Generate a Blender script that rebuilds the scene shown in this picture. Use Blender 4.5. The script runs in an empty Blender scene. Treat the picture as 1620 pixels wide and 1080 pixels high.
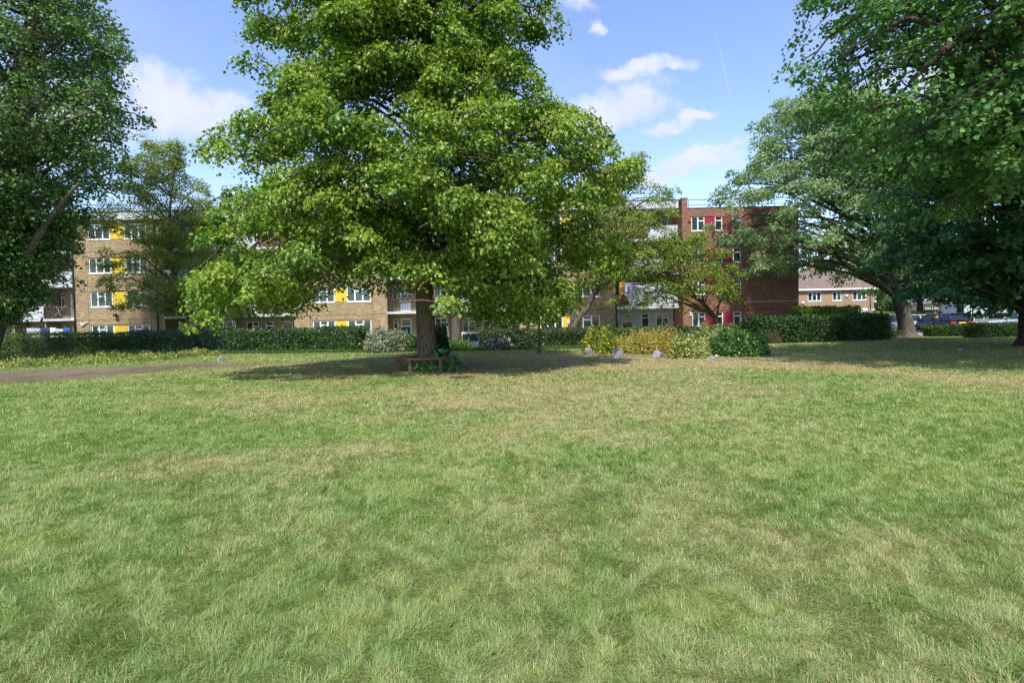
import bpy, math, random
import numpy as np
from mathutils import Vector, Matrix
R = math.radians
rng = np.random.default_rng(11)
random.seed(5)
C = bpy.context.scene.collection
sc = bpy.context.scene

# ---------------------------------------------------------------- camera
FPX, W0, H0, EYE = 900.0, 1620, 1080, 1.6
PITCH = math.atan(30/900); ROLL = R(1.2)
fw = Vector((0, math.cos(PITCH), -math.sin(PITCH)))
r0 = Vector((1, 0, 0)); u0 = Vector((0, math.sin(PITCH), math.cos(PITCH)))
rt = r0*math.cos(ROLL) - u0*math.sin(ROLL)
up = u0*math.cos(ROLL) + r0*math.sin(ROLL)
cam = bpy.data.objects.new('camera', bpy.data.cameras.new('camera'))
C.objects.link(cam)
M = Matrix((rt, up, -fw)).transposed().to_4x4(); M.translation = (0, 0, EYE)
cam.matrix_world = M
cam.data.sensor_width = 36; cam.data.lens = 36*FPX/W0
cam.data.clip_start = 0.05; cam.data.clip_end = 3000
sc.camera = cam

def ray(px, py):
    return fw + rt*((px-810)/FPX) + up*((540-py)/FPX)
def at(px, py, Y):                       # point seen at a photo pixel at distance Y
    d = ray(px, py); k = Y/d.y
    return Vector((d.x*k, Y, EYE+d.z*k))
def gnd(px, py):
    d = ray(px, py); k = -EYE/d.z
    return Vector((d.x*k, d.y*k, 0))
def gx(px, Y):                           # x on the ground at distance Y under pixel column px
    return at(px, 510-(px-810)*.021+EYE*FPX/Y, Y).x

# ---------------------------------------------------------------- world, sun, exposure
SUN_EL, SUN_AZ = 53, 188                 # azimuth clockwise from +Y; behind and left of the camera
wd = bpy.data.worlds.new('World'); sc.world = wd; wd.use_nodes = True
nt = wd.node_tree; nt.nodes.clear()
def nn(t, ty, **kw):
    n = t.nodes.new(ty)
    for k, v in kw.items(): setattr(n, k, v)
    return n
def mth(t, op, a, b=None, c=None, clamp=False):
    n = nn(t, 'ShaderNodeMath', operation=op); n.use_clamp = clamp
    for i, v in enumerate((a, b, c)):
        if v is None: continue
        if isinstance(v, (int, float)): n.inputs[i].default_value = v
        else: t.links.new(v, n.inputs[i])
    return n.outputs[0]
WS = 0.147
wo = nn(nt, 'ShaderNodeOutputWorld'); bg = nn(nt, 'ShaderNodeBackground'); bg.inputs[1].default_value = WS
sky = nn(nt, 'ShaderNodeTexSky', sky_type='NISHITA'); sky.sun_disc = False
sky.sun_elevation = R(SUN_EL); sky.sun_rotation = R(SUN_AZ); sky.air_density = 1.0; sky.dust_density = 0.7; sky.ozone_density = 2.4
geo = nn(nt, 'ShaderNodeTexCoord'); sep = nn(nt, 'ShaderNodeSeparateXYZ'); nt.links.new(geo.outputs['Generated'], sep.inputs[0])
X, Yy, Z = sep.outputs
ysafe = mth(nt, 'MAXIMUM', Yy, 0.02)
U = mth(nt, 'DIVIDE', X, ysafe); V = mth(nt, 'DIVIDE', Z, ysafe)
uv = nn(nt, 'ShaderNodeCombineXYZ'); nt.links.new(U, uv.inputs[0]); nt.links.new(V, uv.inputs[1])
wn = nn(nt, 'ShaderNodeTexNoise'); wn.inputs['Scale'].default_value = 7; wn.inputs['Detail'].default_value = 7; wn.inputs['Roughness'].default_value = .6; nt.links.new(uv.outputs[0], wn.inputs['Vector'])
w1 = nn(nt, 'ShaderNodeVectorMath', operation='SUBTRACT'); nt.links.new(wn.outputs['Color'], w1.inputs[0]); w1.inputs[1].default_value = (.5, .5, .5)
w2 = nn(nt, 'ShaderNodeVectorMath', operation='MULTIPLY_ADD'); nt.links.new(w1.outputs[0], w2.inputs[0]); w2.inputs[1].default_value = (.20, .12, 0); nt.links.new(uv.outputs[0], w2.inputs[2])
clouds = [(250,140,62,60),(300,185,75,42),(352,175,45,26),(225,112,30,32),(150,170,95,75),(40,200,90,90),
          (955,178,78,36),(1000,158,58,42),(1015,104,66,13),(1045,196,42,13),(1090,186,38,10),
          (1095,253,75,22),(1030,272,66,20),(950,40,22,13),(905,8,42,17),(1130,238,60,8),
          (520,330,60,30),(760,60,80,40),(1500,120,100,60),(1350,240,60,40),(1480,300,80,40)]
m = None
for (px, py, rx, ry) in clouds:
    d = ray(px, py); cu, cv = d.x/d.y, d.z/d.y
    s = nn(nt, 'ShaderNodeVectorMath', operation='SUBTRACT'); nt.links.new(w2.outputs[0], s.inputs[0]); s.inputs[1].default_value = (cu, cv, 0)
    q = nn(nt, 'ShaderNodeVectorMath', operation='MULTIPLY'); nt.links.new(s.outputs[0], q.inputs[0]); q.inputs[1].default_value = (FPX/rx, FPX/ry, 0)
    l = nn(nt, 'ShaderNodeVectorMath', operation='LENGTH'); nt.links.new(q.outputs[0], l.inputs[0])
    v = mth(nt, 'MULTIPLY_ADD', l.outputs[1], -1.15, 1.35)
    m = v if m is None else mth(nt, 'MAXIMUM', m, v)
ns = nn(nt, 'ShaderNodeTexNoise'); ns.inputs['Scale'].default_value = 11; ns.inputs['Detail'].default_value = 8; ns.inputs['Roughness'].default_value = .58
nt.links.new(uv.outputs[0], ns.inputs['Vector'])
nz = mth(nt, 'MULTIPLY_ADD', ns.outputs[0], 2.3, -1.2)
mm = mth(nt, 'ADD', m, nz)
mr = nn(nt, 'ShaderNodeMapRange', interpolation_type='SMOOTHSTEP'); nt.links.new(mm, mr.inputs[0])
mr.inputs[1].default_value = -.1; mr.inputs[2].default_value = .95; mr.inputs[4].default_value = .92
# faint contrail
a_, b_ = ray(1130, 40), ray(1160, 175); au, av, bu, bv = a_.x/a_.y, a_.z/a_.y, b_.x/b_.y, b_.z/b_.y
L_ = math.hypot(bu-au, bv-av); tx, ty = (bu-au)/L_, (bv-av)/L_
du = mth(nt, 'SUBTRACT', U, au); dv = mth(nt, 'SUBTRACT', V, av)
al = mth(nt, 'ADD', mth(nt, 'MULTIPLY', du, tx), mth(nt, 'MULTIPLY', dv, ty))
pe = mth(nt, 'ABSOLUTE', mth(nt, 'SUBTRACT', mth(nt, 'MULTIPLY', du, ty), mth(nt, 'MULTIPLY', dv, tx)))
g1 = mth(nt, 'SUBTRACT', 1.0, mth(nt, 'DIVIDE', pe, 0.0028), clamp=True)
g2 = mth(nt, 'SUBTRACT', 1.0, mth(nt, 'ABSOLUTE', mth(nt, 'MULTIPLY_ADD', al, 2/L_, -1.0)), clamp=True)
ctr = mth(nt, 'MULTIPLY', mth(nt, 'MULTIPLY', g1, g2), .3)
# thin high veil
ns2 = nn(nt, 'ShaderNodeTexNoise'); ns2.inputs['Scale'].default_value = 3.2; ns2.inputs['Detail'].default_value = 5
nt.links.new(uv.outputs[0], ns2.inputs['Vector'])
veil = nn(nt, 'ShaderNodeMapRange'); nt.links.new(ns2.outputs[0], veil.inputs[0]); veil.inputs[1].default_value = .45; veil.inputs[2].default_value = .8; veil.inputs[4].default_value = .22
tot = mth(nt, 'MAXIMUM', mth(nt, 'MAXIMUM', mr.outputs[0], ctr), veil.outputs[0])
front = mth(nt, 'MULTIPLY', tot, mth(nt, 'MULTIPLY', Yy, 8.0, clamp=True))
ccol = nn(nt, 'ShaderNodeMix', data_type='RGBA'); nt.links.new(mth(nt, 'MULTIPLY_ADD', ns.outputs[0], 1.6, -.3, clamp=True), ccol.inputs[0])
ccol.inputs[6].default_value = (2.4, 2.7, 3.45, 1); ccol.inputs[7].default_value = (3.35, 3.4, 3.75, 1)
tint = nn(nt, 'ShaderNodeMix', data_type='RGBA', blend_type='MULTIPLY'); tint.inputs[0].default_value = 1
nt.links.new(sky.outputs[0], tint.inputs[6]); tint.inputs[7].default_value = (.96, .92, 1.03, 1)
mx = nn(nt, 'ShaderNodeMix', data_type='RGBA'); nt.links.new(front, mx.inputs[0]); nt.links.new(tint.outputs[2], mx.inputs[6]); nt.links.new(ccol.outputs[2], mx.inputs[7])
nt.links.new(mx.outputs[2], bg.inputs[0]); nt.links.new(bg.outputs[0], wo.inputs[0])

sl = bpy.data.lights.new('sun', 'SUN'); sl.energy = 3.2; sl.angle = R(1.4); sl.color = (1, .94, .84)
so = bpy.data.objects.new('sun', sl); C.objects.link(so)
sd = Vector((math.sin(R(SUN_AZ))*math.cos(R(SUN_EL)), math.cos(R(SUN_AZ))*math.cos(R(SUN_EL)), math.sin(R(SUN_EL))))
so.rotation_euler = sd.to_track_quat('Z', 'Y').to_euler()
sc.view_settings.view_transform = 'Standard'; sc.view_settings.look = 'None'; sc.view_settings.exposure = 0.97; sc.view_settings.gamma = 1
sc.cycles.max_bounces = 8; sc.cycles.diffuse_bounces = 5; sc.cycles.glossy_bounces = 2; sc.cycles.transmission_bounces = 6
sc.cycles.transparent_max_bounces = 4; sc.cycles.use_adaptive_sampling = True; sc.cycles.adaptive_threshold = .02
sc.cycles.sample_clamp_indirect = 5

# ---------------------------------------------------------------- helpers
BASE = {}
def tag(o, label=None, cat=None, group=None, kind=None):
    for k, v in (('label', label), ('category', cat), ('group', group), ('kind', kind)):
        if v: o[k] = v
    return o
def thing(name, loc, label, cat, group=None):
    o = bpy.data.objects.new(name, None); C.objects.link(o); o.location = loc; o.empty_display_size = .3
    BASE[o] = Vector(loc); return tag(o, label, cat, group)
def link(name, me, parent=None, loc=None, rot=None):
    """me is in world coordinates unless loc is given (then local to loc)"""
    o = bpy.data.objects.new(name, me); C.objects.link(o)
    if parent is not None:
        o.parent = parent; b = BASE[parent]
        if loc is None: o.location = -b if parent.type == 'EMPTY' or True else (0, 0, 0)
        else: o.location = Vector(loc)-b
        BASE[o] = Vector((0, 0, 0)) if loc is None else Vector(loc)
    else:
        if loc is not None: o.location = loc
        BASE[o] = Vector((0, 0, 0)) if loc is None else Vector(loc)
    if rot: o.rotation_euler = rot
    return o
def fast(name, V, F, mats, col=None, smooth=False, uvz=None):
    me = bpy.data.meshes.new(name); V = np.asarray(V, dtype=np.float32); F = np.asarray(F, dtype=np.int32)
    me.vertices.add(len(V)); me.vertices.foreach_set('co', V.ravel())
    n, k = F.shape
    me.loops.add(n*k); me.loops.foreach_set('vertex_index', F.ravel())
    me.polygons.add(n); me.polygons.foreach_set('loop_start', np.arange(0, n*k, k, dtype=np.int32)); me.polygons.foreach_set('loop_total', np.full(n, k, dtype=np.int32))
    if smooth: me.polygons.foreach_set('use_smooth', np.ones(n, dtype=bool))
    me.update(calc_edges=True)
    if col is not None:
        ca = me.color_attributes.new('Col', 'FLOAT_COLOR', 'POINT')
        c4 = np.ones((len(V), 4), dtype=np.float32); c4[:, :3] = col; ca.data.foreach_set('color', c4.ravel())
    for mt in (mats if isinstance(mats, (list, tuple)) else [mats]): me.materials.append(mt)
    return me
class MB:
    def __init__(s): s.v = []; s.f = []; s.m = []; s.s = []
    def add(s, V, F, mi=0, sm=False):
        o = len(s.v); s.v += [tuple(p) for p in V]; s.f += [tuple(i+o for i in f) for f in F]; s.m += [mi]*len(F); s.s += [sm]*len(F); return s
    def box(s, x0, x1, y0, y1, z0, z1, mi=0):
        V = [(x, y, z) for z in (z0, z1) for y in (y0, y1) for x in (x0, x1)]
        return s.add(V, [(0,2,3,1),(4,5,7,6),(0,1,5,4),(2,6,7,3),(0,4,6,2),(1,3,7,5)], mi)
    def tube(s, pts, rad, n=8, mi=0, cap=True):
        V, F = tube(pts, rad, n, cap); return s.add(V, F, mi, True)
    def prism(s, poly, y0, y1, mi=0):     # poly in (x,z), extruded along y
        n = len(poly); V = [(x, y0, z) for x, z in poly]+[(x, y1, z) for x, z in poly]
        F = [tuple(range(n))[::-1] if False else tuple(range(n)), tuple(range(2*n-1, n-1, -1))]+[(i, i+n, (i+1) % n+n, (i+1) % n) for i in range(n)]
        return s.add(V, F, mi)
    def me(s, name, mats):
        m = bpy.data.meshes.new(name); m.from_pydata(s.v, [], s.f); m.update()
        for mt in (mats if isinstance(mats, (list, tuple)) else [mats]): m.materials.append(mt)
        m.polygons.foreach_set('material_index', s.m); m.polygons.foreach_set('use_smooth', s.s); m.update()
        return m
    def build(s, name, mats, parent=None, loc=None, rot=None): return link(name, s.me(name, mats), parent, loc, rot)
def tube(pts, rad, n=8, cap=True):
    pts = [Vector(p) for p in pts]; V = []; F = []
    prev = None
    for i, p in enumerate(pts):
        d = (pts[min(i+1, len(pts)-1)]-pts[max(i-1, 0)]).normalized()
        a = prev if prev is not None else (Vector((1, 0, 0)) if abs(d.x) < .8 else Vector((0, 1, 0)))
        s = d.cross(a).normalized(); t = s.cross(d).normalized(); prev = t
        r = rad[i] if hasattr(rad, '__len__') else rad
        for k in range(n):
            w = 2*math.pi*k/n; V.append(tuple(p + t*(r*math.cos(w)) + s*(r*math.sin(w))))
    for i in range(len(pts)-1):
        for k in range(n):
            a, b = i*n+k, i*n+(k+1) % n; F.append((a, b, b+n, a+n))
    if cap:
        F.append(tuple(range(n))[::-1]); F.append(tuple(range((len(pts)-1)*n, len(pts)*n)))
    return V, F
def smooth_path(pts, n):
    pts = np.array(pts, float); t = np.linspace(0, len(pts)-1, n); out = []
    for u in t:
        i = min(int(u), len(pts)-2); f = u-i
        p0 = pts[max(i-1, 0)]; p1 = pts[i]; p2 = pts[i+1]; p3 = pts[min(i+2, len(pts)-1)]
        out.append(.5*((2*p1)+(-p0+p2)*f+(2*p0-5*p1+4*p2-p3)*f*f+(-p0+3*p1-3*p2+p3)*f**3))
    return np.array(out)
def unit(a): return a/np.maximum(np.linalg.norm(a, axis=-1, keepdims=True), 1e-9)
_lat = np.random.default_rng(3).random((256, 256))
def vnoise(x, y, f):
    x = np.asarray(x)*f+1000.3; y = np.asarray(y)*f+1000.7; xi = np.floor(x).astype(int); yi = np.floor(y).astype(int); fx = x-xi; fy = y-yi
    fx = fx*fx*(3-2*fx); fy = fy*fy*(3-2*fy); g = lambda a, b: _lat[a % 256, b % 256]
    return (g(xi, yi)*(1-fx)+g(xi+1, yi)*fx)*(1-fy)+(g(xi, yi+1)*(1-fx)+g(xi+1, yi+1)*fx)*fy
def fbm(x, y, f, o=4):
    s = 0; a = .5; t = 0
    for i in range(o): s = s+a*vnoise(x+i*17.1, y-i*9.3, f*2**i); t += a; a *= .5
    return s/t

# ---------------------------------------------------------------- materials
MATS = {}
def pbr(name, col, rough=.8, metal=0, spec=.5, noise=None, bump=0, bscale=30, nscale=8, coat=0):
    if name in MATS: return MATS[name]
    m = bpy.data.materials.new(name); m.use_nodes = True; t = m.node_tree; b = t.nodes['Principled BSDF']
    b.inputs['Base Color'].default_value = (*col, 1); b.inputs['Roughness'].default_value = rough; b.inputs['Metallic'].default_value = metal
    b.inputs['Specular IOR Level'].default_value = spec; b.inputs['Coat Weight'].default_value = coat
    tc = nn(t, 'ShaderNodeTexCoord')
    if noise:
        n = nn(t, 'ShaderNodeTexNoise'); n.inputs['Scale'].default_value = nscale; n.inputs['Detail'].default_value = 6; t.links.new(tc.outputs['Object'], n.inputs['Vector'])
        r = nn(t, 'ShaderNodeMapRange'); t.links.new(n.outputs[0], r.inputs[0]); r.inputs[1].default_value = .32; r.inputs[2].default_value = .68
        x = nn(t, 'ShaderNodeMix', data_type='RGBA'); t.links.new(r.outputs[0], x.inputs[0]); x.inputs[6].default_value = (*col, 1); x.inputs[7].default_value = (*noise, 1)
        t.links.new(x.outputs[2], b.inputs['Base Color'])
    if bump:
        n = nn(t, 'ShaderNodeTexNoise'); n.inputs['Scale'].default_value = bscale; n.inputs['Detail'].default_value = 8; t.links.new(tc.outputs['Object'], n.inputs['Vector'])
        bp = nn(t, 'ShaderNodeBump'); bp.inputs['Strength'].default_value = bump; bp.inputs['Distance'].default_value = .05; t.links.new(n.outputs[0], bp.inputs['Height']); t.links.new(bp.outputs[0], b.inputs['Normal'])
    MATS[name] = m; return m
def leafmat(name, trans=.35, rough=.45, spec=.35, tcol=(1.0, 1.25, .45)):
    m = bpy.data.materials.new(name); m.use_nodes = True; t = m.node_tree; b = t.nodes['Principled BSDF']; out = t.nodes['Material Output']
    a = nn(t, 'ShaderNodeAttribute', attribute_name='Col'); t.links.new(a.outputs['Color'], b.inputs['Base Color'])
    b.inputs['Roughness'].default_value = rough; b.inputs['Specular IOR Level'].default_value = spec
    tr = nn(t, 'ShaderNodeBsdfTranslucent'); x = nn(t, 'ShaderNodeMix', data_type='RGBA', blend_type='MULTIPLY'); x.inputs[0].default_value = 1
    t.links.new(a.outputs['Color'], x.inputs[6]); x.inputs[7].default_value = (*tcol, 1); t.links.new(x.outputs[2], tr.inputs[0])
    s = nn(t, 'ShaderNodeMixShader'); s.inputs[0].default_value = trans; t.links.new(b.outputs[0], s.inputs[1]); t.links.new(tr.outputs[0], s.inputs[2]); t.links.new(s.outputs[0], out.inputs[0])
    return m
def barkmat(name, c1, c2, scale=1.0):
    m = bpy.data.materials.new(name); m.use_nodes = True; t = m.node_tree; b = t.nodes['Principled BSDF']; b.inputs['Roughness'].default_value = .95; b.inputs['Specular IOR Level'].default_value = .1
    tc = nn(t, 'ShaderNodeTexCoord'); mp = nn(t, 'ShaderNodeMapping'); mp.inputs['Scale'].default_value = (14*scale, 14*scale, 2.6*scale); t.links.new(tc.outputs['Object'], mp.inputs[0])
    n = nn(t, 'ShaderNodeTexNoise'); n.inputs['Scale'].default_value = 1.5; n.inputs['Detail'].default_value = 9; n.inputs['Roughness'].default_value = .65; t.links.new(mp.outputs[0], n.inputs['Vector'])
    r = nn(t, 'ShaderNodeMapRange'); t.links.new(n.outputs[0], r.inputs[0]); r.inputs[1].default_value = .35; r.inputs[2].default_value = .65
    x = nn(t, 'ShaderNodeMix', data_type='RGBA'); t.links.new(r.outputs[0], x.inputs[0]); x.inputs[6].default_value = (*c1, 1); x.inputs[7].default_value = (*c2, 1)
    n2 = nn(t, 'ShaderNodeTexNoise'); n2.inputs['Scale'].default_value = 2.2; t.links.new(tc.outputs['Object'], n2.inputs['Vector'])
    r2 = nn(t, 'ShaderNodeMapRange'); t.links.new(n2.outputs[0], r2.inputs[0]); r2.inputs[1].default_value = .5; r2.inputs[2].default_value = .75; r2.inputs[4].default_value = .5
    y = nn(t, 'ShaderNodeMix', data_type='RGBA'); t.links.new(r2.outputs[0], y.inputs[0]); t.links.new(x.outputs[2], y.inputs[6]); y.inputs[7].default_value = (.12, .13, .07, 1)
    t.links.new(y.outputs[2], b.inputs['Base Color'])
    bp = nn(t, 'ShaderNodeBump'); bp.inputs['Strength'].default_value = .9; bp.inputs['Distance'].default_value = .04; t.links.new(n.outputs[0], bp.inputs['Height']); t.links.new(bp.outputs[0], b.inputs['Normal'])
    return m
def brickmat(name, c1, c2, mortar, blotch, sc_=1.0):
    m = bpy.data.materials.new(name); m.use_nodes = True; t = m.node_tree; b = t.nodes['Principled BSDF']; b.inputs['Roughness'].default_value = .92; b.inputs['Specular IOR Level'].default_value = .2
    tc = nn(t, 'ShaderNodeTexCoord'); sp = nn(t, 'ShaderNodeSeparateXYZ'); t.links.new(tc.outputs['Object'], sp.inputs[0])
    cb = nn(t, 'ShaderNodeCombineXYZ'); t.links.new(mth(t, 'ADD', sp.outputs[0], sp.outputs[1]), cb.inputs[0]); t.links.new(sp.outputs[2], cb.inputs[1])
    br = nn(t, 'ShaderNodeTexBrick'); t.links.new(cb.outputs[0], br.inputs['Vector'])
    br.inputs['Color1'].default_value = (*c1, 1); br.inputs['Color2'].default_value = (*c2, 1); br.inputs['Mortar'].default_value = (*mortar, 1)
    br.inputs['Scale'].default_value = 1/sc_; br.inputs['Mortar Size'].default_value = .009; br.inputs['Brick Width'].default_value = .225; br.inputs['Row Height'].default_value = .075; br.inputs['Bias'].default_value = -.1
    n = nn(t, 'ShaderNodeTexNoise'); n.inputs['Scale'].default_value = .9; n.inputs['Detail'].default_value = 7; n.inputs['Roughness'].default_value = .6; t.links.new(cb.outputs[0], n.inputs['Vector'])
    r = nn(t, 'ShaderNodeMapRange'); t.links.new(n.outputs[0], r.inputs[0]); r.inputs[1].default_value = .4; r.inputs[2].default_value = .72; r.inputs[4].default_value = .6
    # course-scale blotches: groups of darker bricks
    n3 = nn(t, 'ShaderNodeTexNoise'); n3.inputs['Scale'].default_value = 1.0; n3.inputs['Detail'].default_value = 2; mp3 = nn(t, 'ShaderNodeMapping'); mp3.inputs['Scale'].default_value = (3.2, 9.5, 1); t.links.new(cb.outputs[0], mp3.inputs[0]); t.links.new(mp3.outputs[0], n3.inputs['Vector'])
    r3 = nn(t, 'ShaderNodeMapRange'); t.links.new(n3.outputs[0], r3.inputs[0]); r3.inputs[1].default_value = .47; r3.inputs[2].default_value = .62; r3.inputs[4].default_value = .75
    x = nn(t, 'ShaderNodeMix', data_type='RGBA'); t.links.new(mth(t, 'MAXIMUM', r.outputs[0], r3.outputs[0]), x.inputs[0]); t.links.new(br.outputs['Color'], x.inputs[6]); x.inputs[7].default_value = (*blotch, 1)
    t.links.new(x.outputs[2], b.inputs['Base Color'])
    bp = nn(t, 'ShaderNodeBump'); bp.inputs['Strength'].default_value = .5; bp.inputs['Distance'].default_value = .01; bp.invert = True; t.links.new(br.outputs['Fac'], bp.inputs['Height']); t.links.new(bp.outputs[0], b.inputs['Normal'])
    return m
def glassmat(name, c1, c2):
    m = bpy.data.materials.new(name); m.use_nodes = True; t = m.node_tree; b = t.nodes['Principled BSDF']
    oi = nn(t, 'ShaderNodeObjectInfo'); tc = nn(t, 'ShaderNodeTexCoord')
    n = nn(t, 'ShaderNodeTexNoise'); n.inputs['Scale'].default_value = 1.3; t.links.new(tc.outputs['Object'], n.inputs['Vector'])
    f = mth(t, 'ADD', mth(t, 'MULTIPLY', oi.outputs['Random'], .75), mth(t, 'MULTIPLY_ADD', n.outputs[0], 1.4, -.6), clamp=True)
    x = nn(t, 'ShaderNodeMix', data_type='RGBA'); t.links.new(f, x.inputs[0]); x.inputs[6].default_value = (*c1, 1); x.inputs[7].default_value = (*c2, 1); t.links.new(x.outputs[2], b.inputs['Base Color'])
    b.inputs['Roughness'].default_value = .06; b.inputs['IOR'].default_value = 1.5
    return m
yb = brickmat('yellow stock brick', (.45, .345, .18), (.27, .20, .105), (.36, .31, .22), (.18, .125, .075))
rb = brickmat('red brick', (.38, .175, .11), (.22, .10, .07), (.25, .19, .15), (.13, .065, .05))
tanb = brickmat('tan brick', (.42, .29, .19), (.33, .22, .14), (.40, .33, .26), (.3, .2, .13))
white = pbr('white upvc', (.78, .79, .80), .35)
wpaint = pbr('white render', (.54, .57, .62), .6, noise=(.40, .43, .47), nscale=1.5)
concrete = pbr('concrete', (.42, .42, .40), .9, noise=(.28, .28, .27), bump=.3)
glass = glassmat('window glass', (.012, .022, .026), (.05, .10, .10))
yellowp = pbr('yellow panel paint', (.70, .52, .02), .55, noise=(.52, .38, .04), nscale=1.6)
redp = pbr('crimson panel paint', (.34, .014, .05), .6, noise=(.26, .012, .045), nscale=3)
darkm = pbr('dark metal', (.025, .025, .028), .5)
brownm = pbr('brown panel', (.13, .06, .04), .8, noise=(.08, .04, .03))
greenp = pbr('dark green panel', (.006, .035, .033), .6)
inner = pbr('dark interior', (.02, .018, .016), .9)
asphalt = pbr('asphalt', (.07, .07, .07), .9, noise=(.045, .045, .045), bump=.3, bscale=80, nscale=3)
paving = pbr('pale paving', (.42, .40, .36), .9, noise=(.30, .29, .26), nscale=2)
roofm = pbr('grey roof felt', (.12, .12, .12), .9)
bark1 = barkmat('lime bark', (.065, .045, .032), (.19, .15, .11))
bark2 = barkmat('grey bark', (.06, .048, .038), (.17, .145, .12), .7)
bark3 = barkmat('dark bark', (.035, .028, .022), (.10, .08, .062), .7)
stone = pbr('garden rock', (.27, .265, .265), .95, noise=(.10, .10, .10), bump=.7, bscale=9, nscale=5)
L_lime = leafmat('lime leaves', .36, .45, .35); L_dark = leafmat('maple leaves', .26, .4, .45); L_sparse = leafmat('light leaves', .4, .5, .25); L_gloss = leafmat('poplar leaves', .3, .5, .35)
L_hedge = leafmat('hedge leaves', .22, .45, .4); L_grass = leafmat('grass blades', .3, .55, .25, (1.0, 1.15, .5))
twig = pbr('twig', (.09, .065, .045), .9)

# ---------------------------------------------------------------- the ground
def project(x, y, z=0.0):
    X = np.stack([x, y, np.full_like(x, z)-EYE], -1)
    f = X@np.array(fw); f = np.maximum(f, .4)
    return 810+FPX*(X@np.array(rt))/f, 540-FPX*(X@np.array(up))/f
def seg(px, py, pts):                   # distance below/above a px polyline: returns interpolated (centre, half height)
    p = np.array(pts, float); return np.interp(px, p[:, 0], p[:, 1]), np.interp(px, p[:, 0], p[:, 2])
def fields(x, y):
    px, py = project(x, y)
    n1 = fbm(x, y, .35, 4); n2 = fbm(x+50, y, 1.1, 4); n3 = fbm(x-31, y+77, 3.1, 3)
    s = .13 + (n1-.5)*.9 + (n2-.5)*.9 + (n3-.5)*.5
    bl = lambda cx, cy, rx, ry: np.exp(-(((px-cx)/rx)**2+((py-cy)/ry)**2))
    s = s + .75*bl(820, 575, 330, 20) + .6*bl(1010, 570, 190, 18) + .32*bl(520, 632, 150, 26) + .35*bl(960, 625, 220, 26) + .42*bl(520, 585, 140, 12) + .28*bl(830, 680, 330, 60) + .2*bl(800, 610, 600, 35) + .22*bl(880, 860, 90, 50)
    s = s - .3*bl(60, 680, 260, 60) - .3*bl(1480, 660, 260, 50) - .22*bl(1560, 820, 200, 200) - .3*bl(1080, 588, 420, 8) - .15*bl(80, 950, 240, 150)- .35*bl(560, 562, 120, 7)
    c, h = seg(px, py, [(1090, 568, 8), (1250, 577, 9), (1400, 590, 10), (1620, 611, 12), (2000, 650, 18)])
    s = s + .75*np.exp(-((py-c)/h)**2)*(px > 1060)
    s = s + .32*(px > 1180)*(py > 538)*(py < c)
    s = np.clip(s, 0, 1)
    c, h = seg(px, py, [(-900, 690, 26), (-300, 628, 19), (0, 597, 14.5), (150, 589, 10), (300, 579.5, 5), (420, 576, 1.5), (470, 575, .5)])
    e = (n3-.5)*1.5+(n2-.5)*1.2
    d = np.clip(1.6-np.abs((py-c)/h)*1.25+e, 0, 1)*(px < 470)
    d = np.maximum(d, np.clip(1.5-np.hypot((px-685)/70, (py-577)/14)*1.1+(n3-.5), 0, 1)*.75)
    d = np.maximum(d, .5*np.clip(1.4-np.hypot((px-1080)/130, (py-562)/7)+e, 0, 1))
    d = np.maximum(d, .5*np.clip(1.3-np.hypot((px-1440)/60, (py-540)/5)+e, 0, 1))
    g = .5+(fbm(x+7, y-19, .8, 4)-.5)+(fbm(x-3, y+41, 3.3, 3)-.5)*.9
    return s, d, g
xs = np.concatenate([-np.geomspace(500, 34, 22), np.arange(-33.6, 33.6, .24), np.geomspace(34, 500, 22)])
ys = np.concatenate([[-400, -150, -60, -25, -10, -5], np.arange(-2, 42, .24), np.geomspace(42.4, 1500, 30)])
GX, GY = np.meshgrid(xs, ys, indexing='ij')
S, D_, G = fields(GX.ravel(), GY.ravel())
def gheight(x, y): return (fbm(x, y, .5, 3)-.5)*.05*np.clip((34-y)/6, 0, 1)*np.clip((y+4)/4, 0, 1)
GZ = gheight(GX.ravel(), GY.ravel())
soil = np.array((.15, .118, .08)); straw = np.array((.37, .295, .145)); gr1 = np.array((.12, .19, .035)); gr2 = np.array((.165, .235, .05))
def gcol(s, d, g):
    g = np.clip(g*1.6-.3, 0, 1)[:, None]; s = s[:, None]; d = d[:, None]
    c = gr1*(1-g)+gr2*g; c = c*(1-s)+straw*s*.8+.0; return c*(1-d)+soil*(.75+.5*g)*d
nx, ny = len(xs), len(ys); idx = np.arange(nx*ny).reshape(nx, ny)
F = np.stack([idx[:-1, :-1], idx[1:, :-1], idx[1:, 1:], idx[:-1, 1:]], -1).reshape(-1, 4)
gm = bpy.data.materials.new('lawn soil and thatch'); gm.use_nodes = True; t = gm.node_tree; b = t.nodes['Principled BSDF']; b.inputs['Roughness'].default_value = .95; b.inputs['Specular IOR Level'].default_value = .1
a = nn(t, 'ShaderNodeAttribute', attribute_name='Col'); tc = nn(t, 'ShaderNodeTexCoord')
n = nn(t, 'ShaderNodeTexNoise'); n.inputs['Scale'].default_value = 34; n.inputs['Detail'].default_value = 8; n.inputs['Roughness'].default_value = .7; t.links.new(tc.outputs['Object'], n.inputs['Vector'])
r = nn(t, 'ShaderNodeMapRange'); t.links.new(n.outputs[0], r.inputs[0]); r.inputs[1].default_value = .3; r.inputs[2].default_value = .7; r.inputs[3].default_value = .55; r.inputs[4].default_value = 1.35
x = nn(t, 'ShaderNodeVectorMath', operation='SCALE'); t.links.new(a.outputs['Color'], x.inputs[0]); t.links.new(r.outputs[0], x.inputs['Scale']); t.links.new(x.outputs[0], b.inputs['Base Color'])
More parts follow.
